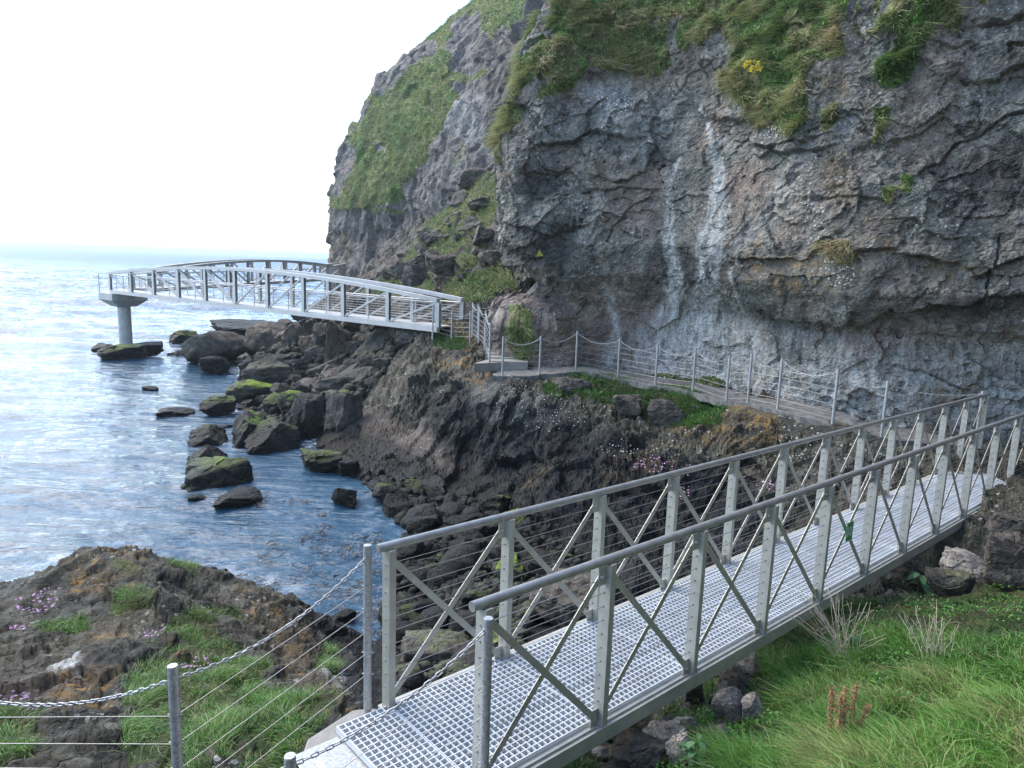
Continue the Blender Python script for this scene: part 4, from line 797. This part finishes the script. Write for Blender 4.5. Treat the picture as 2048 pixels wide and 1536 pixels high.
PS = [(1225,1330,1482,1560,2.25,"dark lichen spotted boulder at the bottom edge under the bridge beam",1,.4,"boulder"),(1288,1372,1452,1516,2.35,"pale grey boulder with a flat cracked face below the bridge beam",2,.1,"pale"),(1328,1384,1478,1540,2.3,"tall pale split stone at the bottom edge",3,.0,"pale"),(1270,1302,1450,1470,2.3,"small white stone beside the pale grey boulder",12,.2,"pale"),
      (1440,1502,1306,1352,2.15,"pale angular stone in the shade under the bridge beam",4,.1,"pale"),(1432,1492,1350,1396,2.1,"dark rounded stone under the pale angular one",5,.4,"boulder"),(1484,1522,1412,1452,2.3,"pointed grey stone half sunk in grass",6,.0,"pale"),(1370,1408,1362,1422,2.1,"pinkish upright stone below the bridge beam",7,.1,"boulder"),(1425,1480,1405,1436,2.2,"low rough stone in the grass under the bridge",13,.3,"pale"),
      (1884,1992,1104,1178,2.55,"big pale grey boulder at the far end of the grass slope",8,.15,"pale"),(1972,2075,1072,1190,2.75,"tall brown boulder at the right edge above the grass",9,.1,"boulder"),(1850,1940,1150,1196,2.5,"low mossy boulder before the big pale grey one",10,.4,"boulder"),(1958,2070,1030,1096,2.8,"dark lichen covered boulder under the far end of the bridge",11,.2,"boulder"),(1775,1842,1118,1172,2.3,"dark boulder in the shadow beneath the bridge",14,.3,"boulder"),
      (1580,1640,1210,1240,2.3,"low stone in the shade beneath the middle of the bridge",15,.4,"boulder"),(1150,1235,1420,1480,1.9,"rough dark boulder under the near end of the bridge",16,.2,"boulder")]
for x0, x1, y0, y1, zb, lb, sd_, rn, mt in PS: hero(x0, x1, y0, y1, None, lb, "stones on the grass slope by the bridge", .15 if sd_ in (10,) else 0, .7, 0, 40+sd_, rn, 5, mt)
def inpoly(x, y, poly):
    c = False
    for i in range(len(poly)):
        (x0, y0), (x1, y1) = poly[i], poly[(i+1) % len(poly)]
        if (y0 > y) != (y1 > y) and x < (x1-x0)*(y-y0)/(y1-y0)+x0: c = not c
    return c
def scatter(poly, n, s0, s1, label, group, protos, moss=(0, 0), warm=(.3, .8), wet=(0, .3), sink=.25, sep=.62, pw=2.2, cat="boulder", flat=.8):
    xs = [p[0] for p in poly]; ys = [p[1] for p in poly]; k = 0; tries = 0
    sizes = sorted([s0+(s1-s0)*random.random()**pw for _ in range(n)], reverse=True)
    while k < n and tries < n*25:
        tries += 1; x = random.uniform(min(xs), max(xs)); y = random.uniform(min(ys), max(ys))
        if not inpoly(x, y, poly): continue
        h_ = rayhit(x, y)
        if h_ is None: continue
        s = sizes[k]
        if any((h_[0]-a)**2+(h_[1]-b)**2 < (sep*(s+c))**2 for a, b, c in placed): continue
        z = max(float(hgt(h_[0], h_[1])), -.15)
        dims = (s*random.uniform(.85, 1.2), s*random.uniform(.75, 1.1), s*random.uniform(.6, 1.0)*flat)
        lb = label(s, k) if callable(label) else label
        boulder((h_[0], h_[1], z+dims[2]*(.6-sink)), dims, random.choice(protos), lb, group, random.uniform(*moss) if random.random() < .4 else moss[0], random.uniform(*warm), random.uniform(*wet), cat=cat); k += 1
    return k
k1 = scatter([(560,650),(640,640),(700,650),(840,668),(790,705),(750,780),(715,790),(640,790),(560,790),(480,770),(500,735)], 98, .22, .85, "angular grey brown boulder in the heap below the white truss walkway", "boulders heaped below the white truss walkway", AP, (0, .15), (.3, .95), (0, .15), pw=1.6, sep=.5)
k2 = scatter([(470,790),(640,790),(720,800),(620,880),(500,900),(470,850)], 18, .3, .8, "dark wet boulder on the shore between the heap and the bay", "dark wet boulders beside the bay", AP, (0, .7), (.2, .5), (.2, .6), sep=.5)
k3 = scatter([(700,960),(760,950),(900,990),(1010,1030),(1060,1060),(1000,1120),(900,1090),(830,1070),(760,1030)], 42, .2, .55, "dark beach boulder at the foot of the black rock face", "dark boulders at the foot of the black rock face", AP+RP, (0, .9), (.1, .4), (.4, .95), sep=.55)
k4 = scatter([(790,1090),(900,1090),(1060,1080),(1180,1120),(1080,1180),(1040,1300),(960,1350),(800,1340),(780,1250)], 62, .16, .42, "dark rounded beach stone seen through the near bridge railings", "dark rounded stones on the beach behind the near bridge", RP+AP[:4], (0, .9), (.1, .5), (.45, .95), sep=.55)
k5 = scatter([(745,560),(800,520),(850,460),(920,390),(985,380),(985,520),(900,590),(800,600)], 36, .25, .95, "grey boulder half buried in the grassy scree behind the path", "boulders in the grassy scree", AP, (0, .1), (.4, .9), (0, 0), sink=.35, sep=.6)
scatter([(1090,1536),(1190,1480),(1300,1410),(1450,1310),(1540,1300),(1500,1400),(1440,1536)], 38, .05, .17, "small stone among the grass along the lower edge of the near bridge", "small stones beneath the near bridge", PALE+PALE+AP, (0, 0), (.4, .8), (0, 0), cat="stone")
def rubble(poly, n, s0, s1, name, mat):
    v, f = ico(2); Vs = []; Fs = []; c = 0; xs = [p[0] for p in poly]; ys = [p[1] for p in poly]; off = 0
    while c < n:
        x = random.uniform(min(xs), max(xs)); y = random.uniform(min(ys), max(ys)); 
        if not inpoly(x, y, poly): c += .2; continue
        c += 1; h_ = rayhit(x, y)
        if h_ is None: continue
        s = s0+(s1-s0)*random.random()**2; R_ = np.array(Matrix.Rotation(random.random()*6, 3, Vector((random.random(), random.random(), .3)).normalized()))
        w_ = v*(1+.25*vnoise(v*1.6+c*7.3, 5))[:, None]*np.array([1, .8, .65])*s; Vs.append(w_@R_.T+np.array([h_[0], h_[1], max(float(hgt(h_[0], h_[1])), -.05)+s*.2])); Fs.append(f+off); off += len(v)
    o = mesh_np(name, np.concatenate(Vs), None, np.concatenate(Fs), MT[mat], None, True); o.color = (.15, .4, .35, 1); tag(o, kind="stuff"); return o
rubble([(790,1080),(1060,1070),(1180,1120),(1080,1180),(1040,1300),(960,1370),(800,1360),(770,1250)], 1500, .04, .16, "beach_rubble", "boulder")
rubble([(560,650),(840,660),(790,705),(750,780),(640,850),(500,880),(470,780)], 1300, .1, .3, "boulder_rubble", "boulder")
rubble([(700,950),(900,990),(1060,1060),(1000,1120),(830,1080)], 500, .06, .2, "beach_rubble", "boulder")
# ------------------------------------------------------------------ grass and flowers
def blades(name, B, N, L, Wd, mat, lean=.35, droop=.5, var=None, upw=.8, comb=1.0):
    n = len(B); B = np.asarray(B, float); cl = np.stack([fbm(B*3.1, 2, s) for s in (5, 6, 7)], 1)*comb
    dr = UP[None]*upw+N*(1-upw)+RNG.normal(size=(n, 3))*lean+cl*.35; dr /= np.linalg.norm(dr, axis=1, keepdims=True)
    out = N*np.array([1, 1, .2])*.5+RNG.normal(size=(n, 3))*.5+cl*.8; out[:, 2] = -.7; L = L[:, None]
    sd = np.cross(dr, RNG.normal(size=(n, 3))); sd /= np.linalg.norm(sd, axis=1, keepdims=True)+1e-9; sd *= (Wd/2)[:, None]
    p0 = B-dr*L*.06; p1 = B+dr*L*.5+out*L*droop*.2; p2 = B+dr*L*.85+out*L*droop*.75
    V = np.stack([p0-sd, p0+sd, p1-sd*.85, p1+sd*.85, p2], 1).reshape(-1, 3); i = np.arange(n)[:, None]*5
    q = i+np.array([[0, 1, 3, 2]]); t_ = i+np.array([[2, 3, 4]])
    if var is None: var = RNG.random(n)
    o = mesh_np(name, V, q, t_, MT[mat], dict(var=np.repeat(var, 5), tip=np.tile([0, 0, .7, .7, 1.], n)), True); tag(o, kind="stuff"); return o
def leaflets(name, B, N, s, mat):
    n = len(B); a = RNG.normal(size=(n, 3)); a /= np.linalg.norm(a, axis=1, keepdims=True); b = np.cross(a, N+RNG.normal(size=(n, 3))*.6); b /= np.linalg.norm(b, axis=1, keepdims=True)+1e-9
    s = (s*(.5+RNG.random(n)))[:, None]; c = B+N*s*RNG.random((n, 1))*3; V = np.stack([c-a*s, c+b*s*.55, c+a*s, c-b*s*.55], 1).reshape(-1, 3)
    o = mesh_np(name, V, np.arange(n*4).reshape(-1, 4), None, MT[mat], dict(var=np.repeat(RNG.random(n)*.6, 4), tip=np.ones(n*4)), False); tag(o, kind="stuff"); return o
tp = TQ.reshape(-1, 3); tn = TN; tgm = TGM.ravel(); tpx, tpy, _ = proj(tp); tr = np.hypot(tp[:, 0], tp[:, 1])
def pick(mask, n, jit=1.0, P_=tp, rr_=None):
    id_ = np.nonzero(mask)[0]
    if not len(id_): return id_, np.zeros((0, 3))
    w_ = RNG.choice(id_, n); return w_, P_[w_]
def tuft(base_id, n, cell):   # keep blades bunched
    return None
m1 = (tgm > .45) & (tpx > 1000) & (tpy > 1150) & (tr > 2.5)
i1, B1 = pick(m1, 120000); B1 = B1+RNG.normal(size=B1.shape)*np.array([.012, .012, 0])
_x, _y, _ = proj(B1); kk = np.ones(len(B1), bool)
for q in PS: kk &= ~((_x > q[0]-6) & (_x < q[1]+6) & (_y > q[2]) & (_y < q[3]+26))
i1, B1 = i1[kk], B1[kk]; nz = fbm(B1*2.3, 3, 301); bright = sstep(1380, 1560, tpx[i1])*sstep(1240, 1400, tpy[i1])
k_ = RNG.random(len(B1)) < np.clip(.62+nz*1.5, .08, 1); i1, B1, nz, bright = i1[k_], B1[k_], nz[k_], bright[k_]
L_ = (.11+.16*RNG.random(len(B1)))*(1+.55*nz)*(1+.45*bright); vr = np.clip(.05+.42*bright+.3*nz+RNG.normal(size=len(B1))*.16+(fbm(B1*.9, 2, 302) > .35)*.3, 0, 1)
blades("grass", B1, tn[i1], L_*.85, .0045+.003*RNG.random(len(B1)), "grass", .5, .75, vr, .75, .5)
kq = RNG.choice(len(B1), 7000); blades("dead_grass", B1[kq], tn[i1[kq]], .12+.22*RNG.random(7000), np.full(7000, .0032), "dry", .75, .9, .8+.2*RNG.random(7000))
m2 = (tgm > .42) & (tpx < 760) & (tpy > 1080) & (tr > 2.5)
i2, B2_ = pick(m2, 75000); B2_ = B2_+RNG.normal(size=B2_.shape)*np.array([.01, .01, 0]); nz = fbm(B2_*2.6, 3, 311); k_ = RNG.random(len(B2_)) < np.clip(.42+nz*1.8, .04, 1); i2, B2_, nz = i2[k_], B2_[k_], nz[k_]
dd_ = RNG.random(len(B2_)) < .3
blades("grass", B2_[dd_], tn[i2[dd_]], (.06+.12*RNG.random(dd_.sum())), np.full(dd_.sum(), .004), "dry", .6, .9, np.clip(.55+.3*nz[dd_], 0, 1)); B2_, i2, nz = B2_[~dd_], i2[~dd_], nz[~dd_]
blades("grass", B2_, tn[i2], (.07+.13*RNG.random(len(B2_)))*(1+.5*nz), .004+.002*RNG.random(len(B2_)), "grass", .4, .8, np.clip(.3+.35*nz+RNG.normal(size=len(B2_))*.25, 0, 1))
m3 = (tgm > .45) & (tpx > 850) & (tpx < 1460) & (tpy > 640) & (tpy < 870)
i3, B3 = pick(m3, 14000); nz = fbm(B3*1.5, 3, 321)
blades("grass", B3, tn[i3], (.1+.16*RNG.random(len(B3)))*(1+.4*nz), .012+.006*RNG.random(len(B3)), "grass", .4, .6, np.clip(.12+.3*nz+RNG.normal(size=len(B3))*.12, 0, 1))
m4 = (tgm > .5) & (tpx > 700) & (tpx < 1050) & (tpy < 612)
i4, B4 = pick(m4, 22000); nz = fbm(B4*.5, 3, 331)
blades("scree_grass", B4, tn[i4], (.2+.25*RNG.random(len(B4)))*(1+.3*nz), .03+.012*RNG.random(len(B4)), "dry", .4, .6, np.clip(.3+.4*nz+RNG.normal(size=len(B4))*.15, 0, 1))
m5 = (CLG > .42) & (CPX > 950) & (CPX < 2150) & (CPY > -120)
i5, B5 = pick(m5, 120000, P_=CLQ); nz = fbm(B5*.7, 3, 341); nz2 = fbm(B5*2.2, 3, 342); k_ = RNG.random(len(B5)) < np.clip(.42+nz2*2.0, .03, 1); i5, B5, nz, nz2 = i5[k_], B5[k_], nz[k_], nz2[k_]
blades("cliff_grass", B5, CLN[i5], (.07+.17*RNG.random(len(B5)))*(1+.6*nz2), .011+.007*RNG.random(len(B5)), "dry", .5, 1.3, np.clip(.5+.75*nz+RNG.normal(size=len(B5))*.15, 0, 1), .35)
pm = (CLG > .5) & (CPX > 950) & (CPX < 2150) & (CPY > -120); pi, PB = pick(pm, 60000, P_=CLQ); k_ = fbm(PB*1.7, 3, 371) > .12; leaflets("cliff_plants", PB[k_], CLN[pi[k_]], .028, "grass")
pm = (tgm > .5) & (tpx > 1000) & (tpy > 1150) & (tr > 2.5); pi, PB = pick(pm, 60000); k_ = fbm(PB*2.1, 3, 372) > .22; leaflets("ground_plants", PB[k_]+UP*.05, tn[pi[k_]], .014, "grass")
m6 = (HG > .55) & (HPX > 600) & (HPX < 1100) & (HPY > -40)
i6, B6 = pick(m6, 40000, P_=HQ); nz = fbm(B6*.15, 3, 351); nn6 = np.tile(np.array([[-.6, -.7, .4]]), (len(B6), 1))
blades("headland_grass", B6, nn6, .16+.22*RNG.random(len(B6)), .04+.025*RNG.random(len(B6)), "dry", .4, .9, np.clip(.4+.5*nz+RNG.normal(size=len(B6))*.15, 0, 1), .5)
def flowers(name, B, N, s, mat):
    n = len(B); v = np.array([[1, 0, 0], [0, 1, 0], [-1, 0, 0], [0, -1, 0], [0, 0, .8], [0, 0, -.6]], float); f = np.array([[0, 1, 4], [1, 2, 4], [2, 3, 4], [3, 0, 4], [1, 0, 5], [2, 1, 5], [3, 2, 5], [0, 3, 5]])
    s = s*(.6+.8*RNG.random(n)); V = (B+N*.04)[:, None]+v[None]*s[:, None, None]+RNG.normal(size=(n, 6, 3))*s[:, None, None]*.25
    o = mesh_np(name, V.reshape(-1, 3), None, (f[None]+np.arange(n)[:, None, None]*6).reshape(-1, 3), MT[mat], None, False); tag(o, kind="stuff"); return o
def near_px(X_, Y_, spots): 
    m_ = np.zeros(len(X_), bool)
    for a, b, ra, rb in spots: m_ |= ((X_-a)/ra)**2+((Y_-b)/rb)**2 < 1
    return m_
fm = near_px(tpx, tpy, [(1310,930,45,18),(1370,945,35,12),(1360,985,20,20),(1530,975,18,14),(1490,960,14,14),(70,1215,40,22),(100,1190,30,16),(40,1260,20,12),(30,1400,30,12),(60,1425,20,8),(380,1330,40,14),(300,1270,30,12)])
k_ = np.nonzero(fm)[0]; k_ = RNG.choice(k_, 300); flowers("pink_flowers", tp[k_], UP[None]+tn[k_]*.3, .012*np.clip(tr[k_]/9, .7, 1.6), "pink")
fm = near_px(tpx, tpy, [(1400,770,60,16),(925,590,40,22),(1100,830,80,40),(1010,790,60,40),(1250,900,60,20),(1600,900,60,30)])
k_ = np.nonzero(fm & (tr < 40))[0]; k_ = RNG.choice(k_, 420); flowers("white_flowers", tp[k_], UP[None]+tn[k_]*.3, .013, "petal")
fm = near_px(CPX, CPY, [(1690,550,28,26),(1670,530,14,20),(1230,205,40,22),(1110,130,22,22),(1480,210,16,16),(1560,270,40,12),(1400,760,60,14),(1345,755,30,8)])
k_ = np.nonzero(fm)[0]; k_ = RNG.choice(k_, 650); flowers("white_flowers", CLQ[k_], CLN[k_], .022, "petal")
fm = near_px(CPX, CPY, [(1522,145,20,12)]); k_ = np.nonzero(fm)[0]; k_ = RNG.choice(k_, 160); flowers("yellow_flowers", CLQ[k_], CLN[k_]*4, .025, "yellow")
# dead stalks, a rusty dock and broad leaves on the near slope
def ground(px_, py_): h_ = rayhit(px_, py_); return np.array([h_[0], h_[1], float(hgt(h_[0], h_[1]))])
def stalks(px_, py_, n, H_, spread, label, lean=(0, 0)):
    g = ground(px_, py_); root = empty("dead_plant", tuple(g)); tag(root, label, "dead plant", "dried plants on the grass slope"); r = np.random.default_rng(int(px_))
    for i in range(n):
        m = MB(); a = r.random()*6.28; sp = spread*r.random()**.8; h = H_*(.6+.5*r.random()); b = g+np.array([r.normal()*.06, r.normal()*.06, 0]); pts = [b]
        for k in range(1, 7):
            t_ = k/6; pts.append(b+np.array([math.cos(a)*sp*t_**1.3+lean[0]*t_+r.normal()*.008, math.sin(a)*sp*t_**1.3+lean[1]*t_+r.normal()*.008, h*t_-.1*t_*t_*sp]))
        m.tube(pts, .0024, 5)
        for k in range(3, 7):
            if r.random() < .4:
                c = pts[k-1]; e = c+np.array([r.normal()*.05, r.normal()*.05, .04+.06*r.random()]); m.tube([c, e], .0014, 4)
        o = child(m, "stalk", MT["dead"], root)
stalks(1690, 1330, 40, .68, .5, "bleached dead stalks fanning out of the grass, the wider clump", (-.12, .05))
stalks(1860, 1335, 24, .55, .25, "bleached dead stalks in the smaller clump on the right", (-.05, .05))
stalks(1560, 1350, 6, .3, .2, "few thin bleached stalks beside the rusty dock plant", (-.03, 0))
g = ground(1678, 1500); root = empty("dock_plant", tuple(g)); tag(root, "rusty brown dried dock plant standing in the green grass", "dock plant"); r = np.random.default_rng(5)
for i in range(5):
    m = MB(); b = g+np.array([r.normal()*.05, r.normal()*.04, 0]); tpn = b+np.array([r.normal()*.05, r.normal()*.05, .42+.14*r.random()]); m.tube([b, (b+tpn)/2+r.normal(size=3)*.01, tpn], .004, 5)
    o = child(m, "stem", MT["rust"], root); Bf = b+(tpn-b)*(.2+.8*r.random((230, 1)))+r.normal(size=(230, 3))*.014
    f_ = flowers("seed_head", Bf, np.zeros((230, 3)), .007, "rust"); f_.parent = root; f_.location = -Vector(g)
def leafplant(px_, py_, n, s, label):
    g = ground(px_, py_); root = empty("broad_leaved_plant", tuple(g+UP*.1)); tag(root, label, "leafy plant", "leafy plants on the grass slope"); r = np.random.default_rng(int(px_))
    for i in range(n):
        a = r.random()*6.28; h = .08+.2*r.random(); L_ = s*(.7+.6*r.random()); dr = np.array([math.cos(a), math.sin(a), .35*r.normal()]); sd_ = np.array([-math.sin(a), math.cos(a), 0]); b = g+UP*h+dr*.02; V_ = []
        for k in range(6):
            t_ = k/5; w_ = math.sin(math.pi*min(1, t_*.93+.04))**.7*L_*.32; c = b+dr*L_*t_-UP*L_*.5*t_*t_; V_ += [c-sd_*w_+UP*w_*.25, c, c+sd_*w_+UP*w_*.25]
        m = MB(); m.add(V_, [(k*3+j, k*3+j+1, k*3+j+4, k*3+j+3) for k in range(5) for j in (0, 1)], True); m.tube([g, b], .003, 4); child(m, "leaf", MT["leaf"], root)
leafplant(1695, 1318, 14, .10, "pale green broad leaved plant below the dead stalks"); leafplant(1835, 1185, 9, .16, "dark broad leaved plant by the low mossy boulder"); leafplant(1390, 1545, 16, .09, "leafy plant at the bottom edge among the pale stones"); leafplant(1380, 1400, 12, .09, "leafy plant beside the pinkish upright stone")
# floating seaweed in the bay
ns = 420; xs = RNG.uniform(470, 770, ns*4); ys = RNG.uniform(985, 1330, ns*4); clm = fbm(np.stack([xs/38, ys/16, 0*xs], 1), 3, 401) > .12; xs, ys = xs[clm][:ns], ys[clm][:ns]
B7 = np.array([at_z(a, b, .02) for a, b in zip(xs, ys)]); Bb = np.repeat(B7, 5, 0)+RNG.normal(size=(len(B7)*5, 3))*np.array([.07, .05, .004])
nB = len(Bb); an = RNG.random(nB)*6.28; dr = np.stack([np.cos(an), np.sin(an), 0*an], 1)*(.03+.07*RNG.random(nB))[:, None]; sd_ = np.stack([-np.sin(an), np.cos(an), 0*an], 1)*.007
Vq = np.stack([Bb-dr-sd_, Bb+dr*.2-sd_*1.6, Bb+dr, Bb+sd_*1.6+UP*.012], 1).reshape(-1, 3); o = mesh_np("seaweed", Vq, np.arange(nB*4).reshape(-1, 4), None, MT["weed"], None, False); tag(o, kind="stuff")
# yellow warning triangle fixed to the cliff
c_ = np.nonzero((np.abs(CPX-1072) < 9) & (np.abs(CPY-511) < 9) & (CLQ[:, 1] < 30))[0]; c_ = CLQ[c_[np.argmin(CLQ[c_, 1])]]
dv_ = (EYEV-c_); dv_[2] = 0; dv_ /= np.linalg.norm(dv_); sx = np.cross(UP, dv_); sx /= np.linalg.norm(sx); c_ = c_+dv_*.18
def tri(m, s, o0, o1, tl=.12):
    P_ = [(-s, -s*.58), (s, -s*.58), (0, s*1.15)]; ca, sa = math.cos(tl), math.sin(tl)
    V_ = [c_+sx*(x*ca-y*sa)+UP*(x*sa+y*ca)+dv_*o for o in (o0, o1) for x, y in P_]; m.add(V_, [(2, 1, 0), (3, 4, 5), (0, 1, 4, 3), (1, 2, 5, 4), (2, 0, 3, 5)])
m = MB(); tri(m, .105, -.25, 0); o = m.build("warning_sign", MT["yellow_sign"]); tag(o, "small yellow warning triangle fixed to the dark hollow of the cliff", "sign")
m = MB(); tri(m, .078, .002, .004); q = m.build("black_border", MT["black"], o)
m = MB(); tri(m, .06, .005, .007); m.build("inner_face", MT["yellow_sign"], q)
m = MB(); m.box(c_, (sx, dv_, UP), (-.008, .008, -.013), (.02, .011, .03)); m.box(c_, (sx, dv_, UP), (-.02, .008, -.03), (.008, .011, -.0135)); m.build("pictogram", MT["black"], o)

# ------------------------------------------------------------------ sea air
m = MB(); m.box((0, 0, 0), ((1, 0, 0), (0, 1, 0), (0, 0, 1)), (-26500, -5000, -6), (26500, 26500, 47)); 
t = NT("sea_haze"); t.t.nodes.remove(t.b); v_ = t.n("VolumePrincipled"); v_.inputs["Color"].default_value = (.68, .8, .9, 1); v_.inputs["Density"].default_value = .00045; v_.inputs["Anisotropy"].default_value = .3
t.l(v_.outputs[0], t.out.inputs["Volume"]); o = m.build("haze", t.m); tag(o, kind="stuff")
